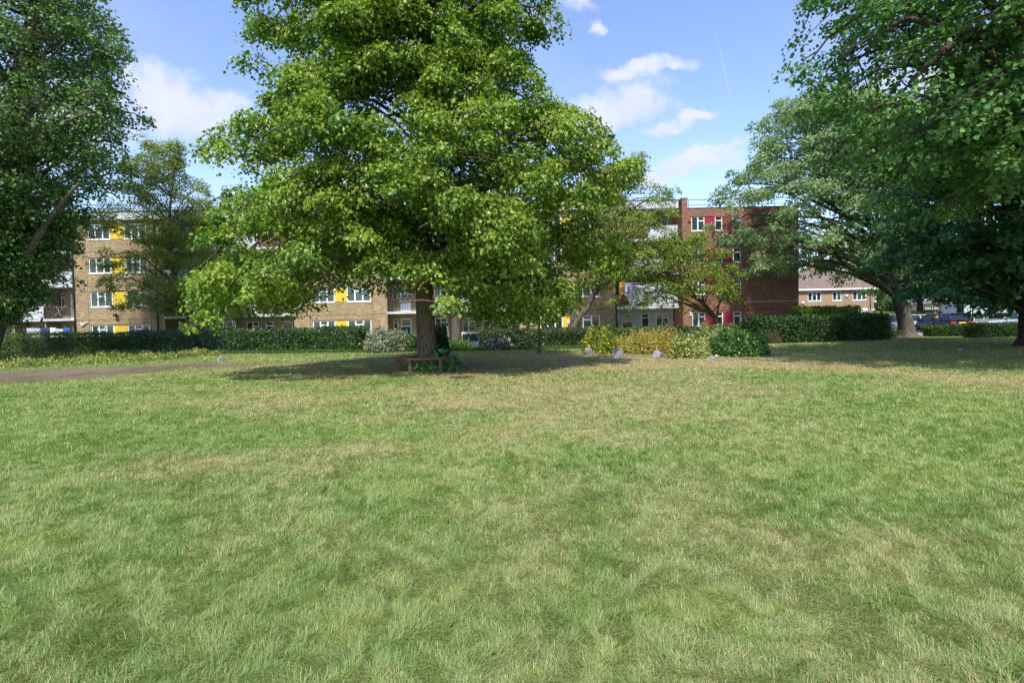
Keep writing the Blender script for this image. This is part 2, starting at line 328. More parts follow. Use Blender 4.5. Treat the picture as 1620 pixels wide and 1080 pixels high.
bp = nn(t, 'ShaderNodeBump'); bp.inputs['Strength'].default_value = .7; bp.inputs['Distance'].default_value = .03; t.links.new(n.outputs[0], bp.inputs['Height']); t.links.new(bp.outputs[0], b.inputs['Normal'])
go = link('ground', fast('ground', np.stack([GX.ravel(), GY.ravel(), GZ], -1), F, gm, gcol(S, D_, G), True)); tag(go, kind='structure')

def grass(n, y0, y1):
    u = rng.random(n); Yb = y0*(y1/y0)**u; Xb = (rng.random(n)*2-1)*1.06*Yb + rng.normal(0, .3, n)
    s, d, g = fields(Xb, Yb)
    clump = fbm(Xb, Yb, 5.0, 3)
    keep = (rng.random(n) > d*1.1) & (rng.random(n) > np.clip(s-.55, 0, 1)*.6) & (Yb < 36)
    # keep clear of paving and beds
    Xb, Yb, s, d, g, clump = [q[keep] for q in (Xb, Yb, s, d, g, clump)]; n = len(Xb)
    ang = fbm(Xb, Yb, .9, 2)*22 + fbm(Xb+9, Yb+3, 4.5, 2)*13 + rng.normal(0, .95, n)
    ln = (.022+.034*np.clip(clump*1.9-.4, 0, 1)+rng.random(n)*.032)*(1-.35*s) + .0016*Yb
    w = np.maximum(.0018+.0016*rng.random(n), .00088*Yb*(.6+.7*rng.random(n)))
    lean = np.clip(rng.normal(1.12, .3, n), .15, 1.45)
    dx, dy = np.cos(ang), np.sin(ang); H = np.cos(lean)*ln; Hr = np.sin(lean)*ln
    P = np.stack([Xb, Yb, gheight(Xb, Yb)-.003], -1); S_ = np.stack([-dy, dx, np.zeros(n)], -1)*w[:, None]/2
    mid = P+np.stack([dx*Hr*.42, dy*Hr*.42, H*.72], -1); tip = P+np.stack([dx*Hr, dy*Hr, H*.85], -1)
    V = np.stack([P-S_, P+S_, mid-S_*.8, mid+S_*.8, tip], 1).reshape(-1, 3)
    o = np.arange(n)[:, None]*5
    Ft = np.concatenate([o+[0, 1, 3], o+[0, 3, 2], o+[2, 3, 4]], 0)
    q = rng.random(n); st = q < (s*.85+.12)
    pal = np.array([(.125, .222, .046), (.182, .282, .066), (.235, .325, .13), (.262, .325, .09)])
    k = np.clip((g*1.7-.35)*3+rng.normal(0, .8, n), 0, 3); k0 = np.floor(k).astype(int); k1 = np.minimum(k0+1, 3); fr = (k-k0)[:, None]
    col = pal[k0]*(1-fr)+pal[k1]*fr
    sc_ = np.array([(.47, .42, .23), (.40, .34, .18), (.36, .37, .15)])[rng.integers(0, 3, n)]
    col = np.where(st[:, None], sc_, col)*(.8+.4*rng.random(n))[:, None]
    return V, Ft, np.repeat(col, 5, 0)
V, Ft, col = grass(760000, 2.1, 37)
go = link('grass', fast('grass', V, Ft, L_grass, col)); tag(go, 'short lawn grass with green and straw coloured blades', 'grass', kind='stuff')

n = 2600; r_ = np.abs(rng.normal(0, 6, n)); a_ = rng.random(n)*2*np.pi; lx = gx(675, 19.7)+r_*np.cos(a_); ly = 19.7+r_*np.sin(a_)*.8; k_ = rng.random(n) < .003; lx[k_] = (rng.random(k_.sum())*2-1)*9; ly[k_] = 2.5+rng.random(k_.sum())*16
N_ = rng.normal(size=(n, 3))*.3+np.array((0, 0, 1.)); P_ = np.stack([lx, ly, np.full(n, .035)], -1)
def _litter():
    V, F = leaves(P_, rng.normal(size=(n, 3))*np.array((1, 1, .2)), N_, .05+.05*rng.random(n), .03+.03*rng.random(n))
    c = np.array([(.30, .20, .09), (.22, .13, .06), (.38, .33, .14), (.15, .10, .05)])[rng.integers(0, 4, n)]
    tag(link('leaf_litter', fast('leaf_litter', V, F, L_grass, np.repeat(c, 4, 0))), 'fallen brown leaves scattered on the lawn under the lime', 'leaf litter', kind='stuff')
def sheet(name, x0, x1, y0, y1, z, mat):
    return tag(MB().box(x0, x1, y0, y1, -.05, z).build(name, mat), kind='structure')
sheet('path', -75, 21.5, 40.6, 44.2, .03, paving)
sheet('car_park', 21.6, 90, 40.6, 60, .14, asphalt)
sheet('pavement', 25.5, 80, 40.55, 41.6, .24, paving)

# ---------------------------------------------------------------- foliage
def leaves(P, A, N, L, Wd, fold=.12):
    A = unit(A); N = unit(N-A*np.sum(N*A, -1, keepdims=True)); S = np.cross(A, N); L = L[:, None]; Wd = Wd[:, None]
    V = np.stack([P, P+A*L*.42+S*Wd*.5+N*Wd*fold, P+A*L-N*L*.06, P+A*L*.42-S*Wd*.5+N*Wd*fold], 1).reshape(-1, 3)
    o = np.arange(len(P))[:, None]*4
    return V, np.concatenate([o+[0, 1, 2], o+[0, 2, 3]], 0)
_litter()
def pad_leaves(Cn, Out, Rd, n, size, pal, flat=.55, droop=.7, asp=.85, bract=0, facing=.5, rim=.45):
    M_ = len(Cn); k = np.repeat(np.arange(M_), n); c = Cn[k]; o = Out[k]; rd = Rd[k][:, None]; T = len(k)
    UPV = np.array((0, 0, 1.0))
    u = unit(unit(rng.normal(size=(T, 3)))+.30*o+.35*UPV)
    rr = (rim+(1-rim)*rng.random((T, 1)))
    irr = 1+.28*np.sin(u[:, :1]*5+c[:, :1]*3)*np.cos(u[:, 1:2]*4+c[:, 2:]*2)
    P = c+u*rd*rr*irr*np.array((1, 1, flat)) + o*rd*.15*0
    hor = np.linalg.norm((P-c)[:, :2], axis=1)/np.maximum(rd[:, 0], .01)
    P[:, 2] -= rd[:, 0]*.35*hor**2
    N = unit(u*facing+UPV*.45+rng.normal(size=(T, 3))*.45)
    A = unit(unit((P-c)*np.array((1, 1, .3)))*.6+o*.25-UPV*droop+rng.normal(size=(T, 3))*.5)
    L = size*(.65+.7*rng.random(T))
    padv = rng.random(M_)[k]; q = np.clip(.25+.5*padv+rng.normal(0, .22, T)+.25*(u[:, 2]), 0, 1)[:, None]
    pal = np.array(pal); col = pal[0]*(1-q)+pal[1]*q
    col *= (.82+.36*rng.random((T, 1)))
    V, F = leaves(P, A, N, L, L*asp)
    cl = np.repeat(col, 4, 0)
    if bract > 0:
        b = rng.random(T) < bract*np.clip(q[:, 0]*1.6, .2, 1); Pb = P[b]; nb = b.sum()
        Ab = unit(A[b]*.4-UPV*.6+rng.normal(size=(nb, 3))*.45)
        Vb, Fb = leaves(Pb+N[b]*.03, Ab, N[b], L[b]*1.1, L[b]*.38)
        Fb = Fb+len(V); V = np.concatenate([V, Vb]); F = np.concatenate([F, Fb]); cl = np.concatenate([cl, np.repeat(np.tile(np.array(((.46, .50, .13),)), (nb, 1))*(.75+.4*rng.random((nb, 1))), 4, 0)])
    return V, F, cl
def prof(tab, z):
    p = np.array(tab, float); return np.interp(z, p[:, 0], p[:, 1])
def tree(name, label, base, trunk, trad, profL, profR, zr, nb, ppb, nleaf, size, pal, leafm, barkm, limbs=(), rise=.3, fb=.75, padr=(.6, 1.1), flat=.55, droop=.7, asp=.85, bract=0, lateral=.32, tmin=.4, backthin=.5, group=None, centre=None, twigr=.02, extra=(), flare=1.35, sag=.12, zpow=1.0, keep=None, cat='tree', zbr=0):
    base = Vector(base); root = thing(name, base, label, cat, group)
    tp = smooth_path([tuple(p) for p in trunk], 26); tr = np.interp(np.linspace(0, 1, 26), np.linspace(0, 1, len(trad)), trad)
    tr[0] *= flare; tr[1] *= 1+(flare-1)*.4
    mb = MB(); n = 14
    V, F = tube(tp, tr, n); V = np.array(V)
    ph = np.arctan2(V[:, 1]-base.y, V[:, 0]-base.x); a = np.clip(1-(V[:, 2]-base.z)/.6, 0, 1)
    cx = np.repeat(tp, n, 0); V[:len(cx)] += (V[:len(cx)]-cx)*(.18*a[:len(cx)]*np.sin(ph[:len(cx)]*5+1))[:, None] + (V[:len(cx)]-cx)*.07*np.sin(ph[:len(cx)]*3+V[:len(cx), 2]*1.3)[:, None]
    mb.add(V, F, 0, True)
    for pts, r1, r2 in limbs:
        q = smooth_path([tuple(p) for p in pts], 14); mb.tube(q, np.linspace(r1, r2, 14), 9)
    mb.build('trunk', barkm, root)
    tb = MB(); Cn = []; Out = []; Rd = []
    ctr = np.array(centre if centre is not None else (base.x, base.y), float)
    H = zr[1]-zr[0]
    for k in range(nb):
        th = k*.5698402910*2*math.pi+rng.normal(0, .15); z = zr[0]+H*((k*.7548776662+.13) % 1.0)**zpow
        ct = math.cos(th); rad = prof(profR, z) if ct > 0 else prof(profL, z)
        side = abs(ct); rad = rad*(side**1.5+(1-side**1.5)*fb)
        if rad < .35: continue
        rad *= rng.uniform(.86, 1.03)
        end = np.array((ctr[0]+ct*rad, ctr[1]+math.sin(th)*rad, z))
        zs = max(min(z-rise*rad, tp[-1][2]-.2), tp[0][2]+.35*(zr[0]-tp[0][2])+.3, zbr)
        i = np.argmin(abs(tp[:, 2]-zs)); st = tp[i]
        wob = lambda k_: rng.normal(0, k_*rad, 3)*np.array((1, 1, .8))
        mid = st*.42+end*.58+np.array((0, 0, (sag+.05)*rad+.1))+wob(.05); path = smooth_path([st, st*.75+end*.25+np.array((0, 0, (sag*.6+.06)*rad))+wob(.045), mid, mid*.45+end*.55+wob(.03)+np.array((0, 0, .03*rad)), end+np.array((0, 0, -.05*rad))], 8)
        ln = np.linalg.norm(end-st); r1 = min(.03+.0085*ln, tr[i]*.6)
        if keep is None or keep(end): tb.tube(path, np.linspace(r1, twigr, 8), 6, cap=False)
        out = unit(np.array((ct, math.sin(th), 0))); lat = np.array((-out[1], out[0], 0))
        m_ = ppb
        if math.sin(th) > .45: m_ = max(2, int(ppb*backthin))
        for j in range(m_):
            t_ = tmin+(1-tmin)*(j+.5)/m_+rng.normal(0, .04); t_ = min(max(t_, 0), 1)
            p = path[int(t_*7)]*(1-(t_*7 % 1))+path[min(int(t_*7)+1, 7)]*(t_*7 % 1)
            o_ = rng.normal(0, 1)*lateral*rad*math.sin(min(t_, .93)*3.0)**.7*.8
            c = p+lat*o_+np.array((0, 0, rng.normal(0, .22)-.04*abs(o_)))+out*rng.normal(0, .15)
            if keep is not None and not keep(c): continue
            Cn.append(c); Out.append(unit(out+lat*np.sign(o_)*.5)); Rd.append(rng.uniform(*padr)*(1.05-.3*t_))
            if abs(o_) > .3: tb.tube([p, (p+c)/2+np.array((0, 0, .08)), c], [twigr*1.6, twigr, twigr*.5], 4, cap=False)
    for (c, r_) in extra:
        c = np.array(c); Cn.append(c); o_ = c-np.array((*ctr, c[2])); Out.append(unit(o_)); Rd.append(r_)
        i = np.argmin(abs(tp[:, 2]-max(c[2]-.3, zr[0], zbr))); tb.tube([tp[i], (tp[i]+c)/2+np.array((0, 0, .35)), c], [twigr*2.5, twigr*1.8, twigr*.6], 5, cap=False)
    if len(tb.v): tb.build('branches', barkm, root)
    Cn = np.array(Cn); Out = np.array(Out); Rd = np.array(Rd)
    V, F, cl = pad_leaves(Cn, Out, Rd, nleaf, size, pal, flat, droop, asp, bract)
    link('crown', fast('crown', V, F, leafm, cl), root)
    return root

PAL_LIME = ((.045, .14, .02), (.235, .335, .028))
# 1 central lime
D1 = 19.7; bx, by = gx(675, D1), D1
prL = [(1.6, 4.5), (1.9, 6.9), (3, 7.2), (4.1, 7.1), (6.2, 6.7), (7.4, 6.4), (8.2, 5.3), (9.2, 4.9), (10.6, 5.6), (12.2, 5.6), (13.5, 5), (15.5, 3.6), (17.5, .8)]
prR = [(1.6, 3), (2.2, 4.6), (3, 5.9), (4.1, 6.7), (6.2, 6.9), (7.6, 6.6), (8.3, 5.0), (9.4, 4.6), (10.6, 4.2), (12, 4.4), (13, 4.3), (15.5, 3.6), (17.5, .6)]
GAPS = [(at(600, 172, 17.5), 1.25, 3.6, .75), (at(752, 282, 16.5), 1.0, 3.2, .7), (at(668, 362, 16), .75, 3, .8), (at(818, 108, 20), .7, 3.5, .8), (at(455, 330, 17.5), .8, 2.5, .55), (at(560, 400, 17), .9, 3, .5), (at(860, 400, 17.5), .7, 2.5, .6)]
def keep_lime(c):
    for g_, a_, b_, c_ in GAPS:
        if ((c[0]-g_.x)/a_)**2+((c[1]-g_.y)/b_)**2+((c[2]-g_.z)/c_)**2 < 1: return False
    d = math.hypot(c[0]-bx, c[1]-by)
    if c[2] < 3.0 and -3.3 < c[0]-bx < 1.2: return False       # the trunk stands clear
    if c[2] < 2.3 and c[0] > bx and d < 3: return False
    return c[2] > 1.75
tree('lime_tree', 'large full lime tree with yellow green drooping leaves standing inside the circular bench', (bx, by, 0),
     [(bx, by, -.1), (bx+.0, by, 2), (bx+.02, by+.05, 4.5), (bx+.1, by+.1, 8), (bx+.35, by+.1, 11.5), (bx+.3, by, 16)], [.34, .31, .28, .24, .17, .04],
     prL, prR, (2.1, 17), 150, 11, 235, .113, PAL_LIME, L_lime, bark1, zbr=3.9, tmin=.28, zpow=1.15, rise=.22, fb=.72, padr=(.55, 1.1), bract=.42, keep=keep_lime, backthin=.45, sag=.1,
     extra=[(at(565+i*27, 418+9*math.sin(i*2.1), 18.3+.25*(i%3)), .72) for i in range(8)]+[(at(600+i*34, 405+12*math.sin(i*1.7), 20.5), .8) for i in range(5)]+[(at(735+i*24, 470+14*math.sin(i*1.9), 17.9+.35*(i%3)), .85) for i in range(7)]+[(at(760+i*30, 440+14*math.sin(i*1.3), 19.2), .9) for i in range(5)]+[(at(740+i*26, 478+10*math.sin(i), 18.6+.3*i), .8) for i in range(5)]+[(at(770+i*30, 500, 18.9), .62) for i in range(4)]+[(at(330+i*32, 478+8*math.sin(i*2), 18.6), .8) for i in range(6)]+[(at(345+i*30, 450, 18), .9) for i in range(5)])

PAL_POP = ((.05, .135, .035), (.17, .27, .075))
# 2 tall poplar at the left edge
D2 = 30; bx2 = gx(-45, D2)
tree('poplar_tree', 'tall dark green poplar with several rising grey trunks filling the left edge', (bx2, D2, 0),
     [(bx2, D2, -.1), at(-15, 500, D2), at(15, 400, D2), at(28, 300, D2), at(32, 150, D2), at(60, 0, D2), at(70, -160, D2)], [.85, .75, .68, .6, .5, .35, .05],
     [(1.8, 4), (4, 7), (8, 8.4), (14, 8), (20, 7), (24, 2)], [(1.8, .8), (3, 1.3), (5.8, 2.2), (7.5, 3.2), (9.2, 5.0), (11.5, 6.7), (15, 6.8), (18, 5.9), (20, 4.9), (24, 1)], (2.6, 23), 190, 10, 85, .15, PAL_POP, L_gloss, bark2,
     limbs=[([at(0, 470, D2), at(35, 420, D2-.5), at(75, 350, D2-1), at(125, 290, D2-1.5)], .3, .06), ([at(20, 330, D2), at(50, 250, D2-1), at(62, 190, D2-1), at(70, 90, D2-1.5)], .28, .08),
            ([at(30, 260, D2), at(80, 215, D2-1.5), at(112, 190, D2-2), at(140, 178, D2-2.4)], .16, .04), ([at(28, 300, D2), at(-20, 220, D2), at(-40, 100, D2)], .3, .1)],
     centre=(at(10, 400, D2).x, D2), rise=.55, fb=.6, padr=(.6, 1.2), flat=.75, droop=.35, asp=.95, backthin=.5, lateral=.25, tmin=.3, sag=0)

# 3 feathery tree behind the left hedge
D3 = 42; b3 = Vector((gx(320, D3), D3, 0)); PAL_FE = ((.13, .19, .04), (.33, .37, .09))
tree('acacia_tree', 'thin airy yellow green tree with forked reddish trunk behind the left hedge', b3,
     [b3+Vector((0, 0, -.1)), at(318, 515, D3), at(303, 490, D3), at(287, 460, D3), at(272, 420, D3), at(268, 340, D3), at(280, 250, D3)], [.34, .3, .2, .17, .13, .09, .03],
     [(3, 3), (5, 4.6), (8, 5), (11, 4.6), (13, 3.4), (15.5, .8)], [(2, 2.6), (4, 4), (7, 3.9), (10, 4), (12, 3.6), (15.5, .8)], (3.2, 15), 52, 10, 100, .15, PAL_FE, L_sparse, bark2, twigr=.012,
     limbs=[([at(319, 518, D3), at(332, 512, D3), at(348, 490, D3-.3), at(352, 440, D3-.5)], .2, .06)], centre=(at(262, 400, D3).x, D3-.6), rise=.5, fb=.5, padr=(.6, 1.1), flat=.5, asp=.55, backthin=.6, tmin=.25, droop=.5)
# 4 airy tree right of centre
D4 = 38.5; b4 = Vector((gx(907, D4), D4, 0))
tree('cherry_tree', 'airy pale green tree with three forked grey stems behind the middle hedge', b4,
     [b4+Vector((0, 0, -.1)), at(907, 520, D4), at(914, 505, D4), at(932, 482, D4), at(946, 445, D4), at(958, 390, D4), at(985, 300, D4)], [.26, .24, .2, .17, .14, .1, .03],
     [(4, 2), (6, 3.4), (9, 3.6), (11, 2.6), (13, .8)], [(4, 2.5), (6, 4.2), (9, 4), (11, 3.6), (13, 1)], (4.2, 12.4), 42, 9, 92, .15, PAL_FE, L_sparse, bark2, twigr=.012,
     limbs=[([at(906, 510, D4), at(900, 485, D4), at(893, 455, D4), at(880, 410, D4)], .15, .06), ([at(908, 508, D4), at(911, 480, D4), at(912, 455, D4), at(920, 400, D4)], .13, .05)],
     centre=(at(975, 400, D4).x, D4), rise=.5, fb=.6, padr=(.6, 1.0), flat=.5, asp=.55, backthin=.6, tmin=.25, droop=.5)
# twiggy tip right of the lime
# 5 low spreading tree in front of the red wing
D5 = 37.5; b5 = Vector((gx(1137, D5), D5, 0))
tree('young_tree', 'low spreading yellow green tree in front of the red brick windows', b5,
     [b5+Vector((0, 0, -.1)), at(1135, 515, D5), at(1122, 490, D5), at(1100, 468, D5), at(1085, 440, D5), at(1080, 400, D5)], [.16, .14, .12, .1, .06, .02],
     [(1.9, 2), (3, 4.2), (4.5, 5.0), (6, 3.8), (7.5, 1)], [(1.9, 1.5), (3, 3.8), (4.5, 4.6), (6, 3.6), (7.5, 1)], (2.6, 7.0), 32, 9, 56, .14, ((.09, .16, .02), (.26, .33, .05)), L_sparse, bark3,
     limbs=[([at(1133, 505, D5), at(1138, 480, D5), at(1150, 455, D5)], .08, .03)], centre=(at(1070, 440, D5).x, D5), rise=.3, fb=.5, padr=(.5, .9), flat=.45, asp=.6, backthin=.6, tmin=.25)
# 6 tree behind the lime
D6 = 36; b6 = Vector((gx(722, D6), D6, 0))
tree('street_tree', 'thick bare pinkish brown trunk just right of and behind the lime tree', b6,
     [b6+Vector((0, 0, -.1)), at(722, 520, D6), at(722, 480, D6), at(724, 430, D6), at(730, 300, D6)], [.33, .3, .29, .25, .06],
     [(4, 2.5), (6, 4.5), (9, 4.5), (11, 1)], [(4, 2.5), (6, 4.5), (9, 4.5), (11, 1)], (4.8, 10.5), 24, 8, 60, .17, ((.04, .09, .02), (.11, .16, .03)), L_sparse, bark2, rise=.4, padr=(.7, 1.2), backthin=.6)
# sapling
DS = 28.7; bs = Vector((gx(853, DS), DS, 0))
tree('sapling', 'slim young tree with a straight thin trunk growing on the dry grass', bs,
     [bs+Vector((0, 0, -.05)), at(853, 530, DS), at(853, 500, DS), at(855, 470, DS)], [.085, .065, .055, .02],
     [(1.9, .8), (2.6, 1.5), (3.5, 1.0)], [(1.9, .8), (2.6, 1.7), (3.5, 1.0)], (2.0, 3.2), 12, 5, 55, .13, ((.04, .11, .02), (.13, .21, .03)), L_lime, bark2, rise=.3, padr=(.35, .55), fb=1, bract=.1, twigr=.01)

# 7 maple right of centre
D7 = 40; b7 = Vector((gx(1437, D7), D7, 0))
tree('maple_tree', 'leaning maple with pale green open crown and long low limb beside the car park', b7,
     [b7+Vector((0, 0, -.1)), at(1434, 515, D7), at(1424, 480, D7), at(1415, 450, D7), at(1395, 400, D7), at(1372, 330, D7), at(1330, 230, D7)], [.62, .5, .46, .36, .24, .16, .04],
     [(4, 4), (5, 8.0), (8, 10.2), (9.5, 10.4), (11, 8.6), (13, 6.5), (15.5, 6), (17.5, 1.5)], [(4, 5), (6, 6), (9, 6.5), (13, 6), (15, 4), (17.5, 1.5)], (5.0, 17), 110, 11, 108, .16, ((.14, .24, .09), (.31, .41, .20)), L_sparse, bark2, twigr=.012,
     limbs=[([at(1418, 458, D7), at(1400, 440, D7-.3), at(1350, 412, D7-.8), at(1290, 395, D7-1.2), at(1240, 388, D7-1.4)], .28, .07), ([at(1350, 412, D7-.8), at(1325, 392, D7-1), at(1315, 365, D7-1)], .14, .05), ([at(1424, 470, D7), at(1440, 440, D7), at(1448, 390, D7), at(1450, 320, D7)], .3, .1)],
     centre=(at(1330, 350, D7).x, D7-.5), rise=.35, fb=.55, padr=(.6, 1.15), flat=.5, asp=.8, backthin=.5, tmin=.25, lateral=.28)

# 8 dark maple, right
D8 = 26.3; b8 = Vector((gx(1640, D8), D8, 0))
tree('sycamore_tree', 'dense dark sycamore with thick trunk at the right edge and low hanging blue green leaves', b8,
     [b8+Vector((0, 0, -.1)), at(1637, 510, D8), at(1632, 470, D8), at(1622, 430, D8), at(1596, 300, D8), at(1585, 150, D8), at(1580, 50, D8)], [.68, .56, .52, .48, .35, .2, .05],
     [(2.2, 4.4), (3.2, 5.9), (5, 6.9), (7, 7), (9, 6.2), (12, 4.8), (14.5, 1)], [(2.2, 4.0), (3.5, 6), (6, 6.8), (9, 6.5), (12, 5), (14.5, 1)], (2.7, 14), 130, 11, 84, .17, ((.04, .14, .06), (.11, .26, .11)), L_dark, bark3,
     rise=.35, fb=.8, padr=(.7, 1.25), flat=.35, droop=.45, asp=.95, backthin=.6, tmin=.2, sag=.08,
     limbs=[([at(1620, 440, D8), at(1570, 400, D8-.5), at(1530, 340, D8-1)], .25, .08)])
# 9 overhanging tree from the right
D9 = 16; b9 = Vector((gx(1830, D9), D9, 0))
tree('plane_tree', 'big overhanging tree whose thick dark limb and leafy boughs reach in at upper right', b9,
     [b9+Vector((0, 0, -.1)), at(1825, 400, D9), at(1815, 200, D9), at(1800, 0, D9), at(1780, -250, D9)], [.55, .48, .44, .36, .1],
     [(4.4, 5), (5.5, 7.6), (7, 9.2), (8.4, 9.9), (10, 9.6), (11, 9.6), (13, 8.6), (15.5, 8), (17, 3)], [(5, 3), (8, 5), (11, 6), (15, 4), (17, 1)], (4.6, 16.5), 175, 13, 88, .125, ((.045, .14, .035), (.145, .28, .07)), L_gloss, bark3,
     limbs=[([at(1815, 90, D9), at(1700, 55, D9-.2), at(1600, 48, D9-.5), at(1525, 62, D9-.8), at(1488, 85, D9-1), at(1440, 130, D9-1.2)], .26, .05), ([at(1520, 62, D9-.8), at(1440, 30, D9-1.2), at(1395, 52, D9-1.4), at(1340, 78, D9-1.5)], .09, .015), ([at(1640, 50, D9-.3), at(1560, 0, D9-.5), at(1500, -60, D9-.6)], .14, .05)],
     rise=.25, fb=.5, padr=(.5, .95), flat=.6, droop=.5, asp=.95, backthin=.8, tmin=.3, lateral=.3, zbr=5)
# far trees
FAR = [(1455, 54, 'leafy bright green tree beyond the car park behind the leaning maple', 4.6, 8, ((.05, .13, .025), (.15, .24, .06))), (1519, 52, 'tree with thick forked trunk standing right behind the blue car', 4.8, 9, ((.025, .07, .02), (.08, .15, .04))),
       (1562, 50, 'small tree with leaning trunk beyond the grey kerbside railings', 3.6, 7.5, ((.03, .08, .02), (.09, .16, .04))), (1640, 55, 'broad tree in the far right background beyond the cars', 5, 9, ((.03, .09, .02), (.1, .18, .04))),
       (1390, 66, 'bushy tree beside the far end of the tan brick house', 3.6, 7.5, ((.03, .09, .03), (.1, .19, .06))), (1300, 80, 'tree rising behind the tan brick house roof', 5.5, 12, ((.05, .12, .03), (.13, .2, .06))), (1420, 88, 'dark green tree far beyond the car park, behind the leaning maple', 6.5, 9, ((.03, .08, .03), (.08, .16, .05))), (1490, 92, 'wide far off tree behind the small pale house with the orange door', 7, 8.5, ((.03, .085, .03), (.09, .17, .05))), (1545, 86, 'far off rounded tree between the two pale houses', 6, 8, ((.04, .1, .03), (.1, .19, .05))), (1610, 90, 'far off tree behind the pale blue house at right', 7.5, 9, ((.03, .08, .03), (.08, .16, .05))), (1350, 94, 'far off tree behind the right end of the tan house', 6, 9, ((.04, .1, .03), (.1, .18, .05)))]
for k, (px, D, lab, r_, h, pal) in enumerate(FAR):
    bb = Vector((gx(px, D), D, 0)); tip = .9 if k == 2 else 0
    tree('background_tree', lab, bb, [bb+Vector((0, 0, -.1)), bb+Vector((.2*tip, 0, 1.2)), bb+Vector((1.2*tip, 0, 3)), bb+Vector((.8*tip, 0, h*.8))], [.42 if k == 1 else .3, .3, .22, .05],
         [(1.8, r_*.6), (h*.5, r_), (h*.8, r_*.8), (h, .6)], [(1.8, r_*.6), (h*.5, r_), (h*.8, r_*.8), (h, .6)], (2.9 if k < 3 else 1.2, h), 26, 7, 50, .22, pal, L_sparse, bark3, rise=.3, padr=(.8, 1.3), group='trees beyond the car park', backthin=.6)

# ---------------------------------------------------------------- hedges, shrubs
def shell(path, w, h, n, rough=.12, top=.35):
    """points and normals on a clipped hedge following path (list of xy)"""
    p = np.array(path, float); seglen = np.linalg.norm(np.diff(p, axis=0), axis=1); cum = np.concatenate([[0], np.cumsum(seglen)]); L = cum[-1]
    s = rng.random(n)*L; i = np.clip(np.searchsorted(cum, s)-1, 0, len(seglen)-1); f = ((s-cum[i])/seglen[i])[:, None]
    c = p[i]*(1-f)+p[i+1]*f; d = (p[i+1]-p[i])/seglen[i][:, None]; nrm = np.stack([d[:, 1], -d[:, 0]], -1)      # towards the camera
    nrm = np.where((nrm[:, 1:] > 0), -nrm, nrm)
    face = rng.random(n); hh = h*(1+.10*(fbm(s, s*0, .35, 3)-.5)*2+.10*(fbm(s+40, s*0, 2.0, 2)-.5)*2)
    z = rng.random(n)*hh; P = np.zeros((n, 3)); N = np.zeros((n, 3))
    ft = face < top; bk = (face > .85) & ~ft; fr = ~ft & ~bk
    bul = w*.5*(1+.22*(fbm(s, z, .9, 3)-.5)*2)
    off = np.where(fr, 1., -1.)*bul
    P[:, :2] = c+nrm*off[:, None]; P[:, 2] = z; N[:, :2] = nrm*np.where(fr, 1., -1.)[:, None]; N[:, 2] = .25
    r_ = (rng.random(n)*2-1)*bul
    P[ft, :2] = (c+nrm*r_[:, None])[ft]; P[ft, 2] = (hh-.12*h*(abs(r_)/bul)**4)[ft]; N[ft, :2] *= 0; N[ft, 2] = 1
    # rounded ends
    P += rng.normal(0, rough, (n, 3))*np.array((.6, .6, .5)); P[:, 2] = np.maximum(P[:, 2], .02)
    return P, unit(N)
def leafset(P, N, size, pal, asp=.6, mix=None, mixc=None):
    n = len(P); A = unit(rng.normal(size=(n, 3))*.8+np.array((0, 0, .25))+N*.5); NN = unit(N+rng.normal(size=(n, 3))*.55)
    L = size*(.6+.8*rng.random(n)); pal = np.array(pal)
    q = np.clip(.45+(fbm(P[:, 0]+P[:, 1], P[:, 2]*2, 1.2, 3)-.5)*1.5+rng.normal(0, .25, n), 0, 1)[:, None]
    col = (pal[0]*(1-q)+pal[1]*q)*(.8+.4*rng.random((n, 1)))
    if mix:
        b = rng.random(n) < mix; col[b] = np.array(mixc)*(.75+.5*rng.random((b.sum(), 1)))
    V, F = leaves(P, A, NN, L, L*asp); return V, F, np.repeat(col, 4, 0)
core = pbr('hedge inner twigs', (.028, .034, .016), .95, noise=(.05, .045, .025), nscale=12)
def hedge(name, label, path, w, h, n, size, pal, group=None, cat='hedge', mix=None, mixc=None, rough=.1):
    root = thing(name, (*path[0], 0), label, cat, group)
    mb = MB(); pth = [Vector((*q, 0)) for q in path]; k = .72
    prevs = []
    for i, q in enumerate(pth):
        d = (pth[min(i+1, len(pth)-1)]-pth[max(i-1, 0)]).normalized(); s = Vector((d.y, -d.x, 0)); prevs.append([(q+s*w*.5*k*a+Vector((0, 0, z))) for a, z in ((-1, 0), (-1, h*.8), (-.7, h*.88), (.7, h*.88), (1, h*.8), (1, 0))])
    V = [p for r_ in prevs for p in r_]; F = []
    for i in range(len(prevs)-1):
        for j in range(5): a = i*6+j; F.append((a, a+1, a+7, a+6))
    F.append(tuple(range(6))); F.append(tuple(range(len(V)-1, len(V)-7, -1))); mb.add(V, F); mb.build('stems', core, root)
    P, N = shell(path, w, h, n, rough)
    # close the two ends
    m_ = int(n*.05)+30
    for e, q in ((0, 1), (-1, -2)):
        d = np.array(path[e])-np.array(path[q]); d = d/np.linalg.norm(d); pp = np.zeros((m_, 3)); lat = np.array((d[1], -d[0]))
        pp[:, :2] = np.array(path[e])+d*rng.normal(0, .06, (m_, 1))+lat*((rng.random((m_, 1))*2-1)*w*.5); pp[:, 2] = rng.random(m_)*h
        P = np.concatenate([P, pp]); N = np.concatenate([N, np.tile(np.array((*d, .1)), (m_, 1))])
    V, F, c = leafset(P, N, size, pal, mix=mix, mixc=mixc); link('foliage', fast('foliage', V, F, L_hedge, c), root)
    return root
PG = ((.026, .075, .013), (.09, .19, .024)); HG = 'hedges along the edge of the lawn'
def pt(px, D): v = gx(px, D); return (v, D)
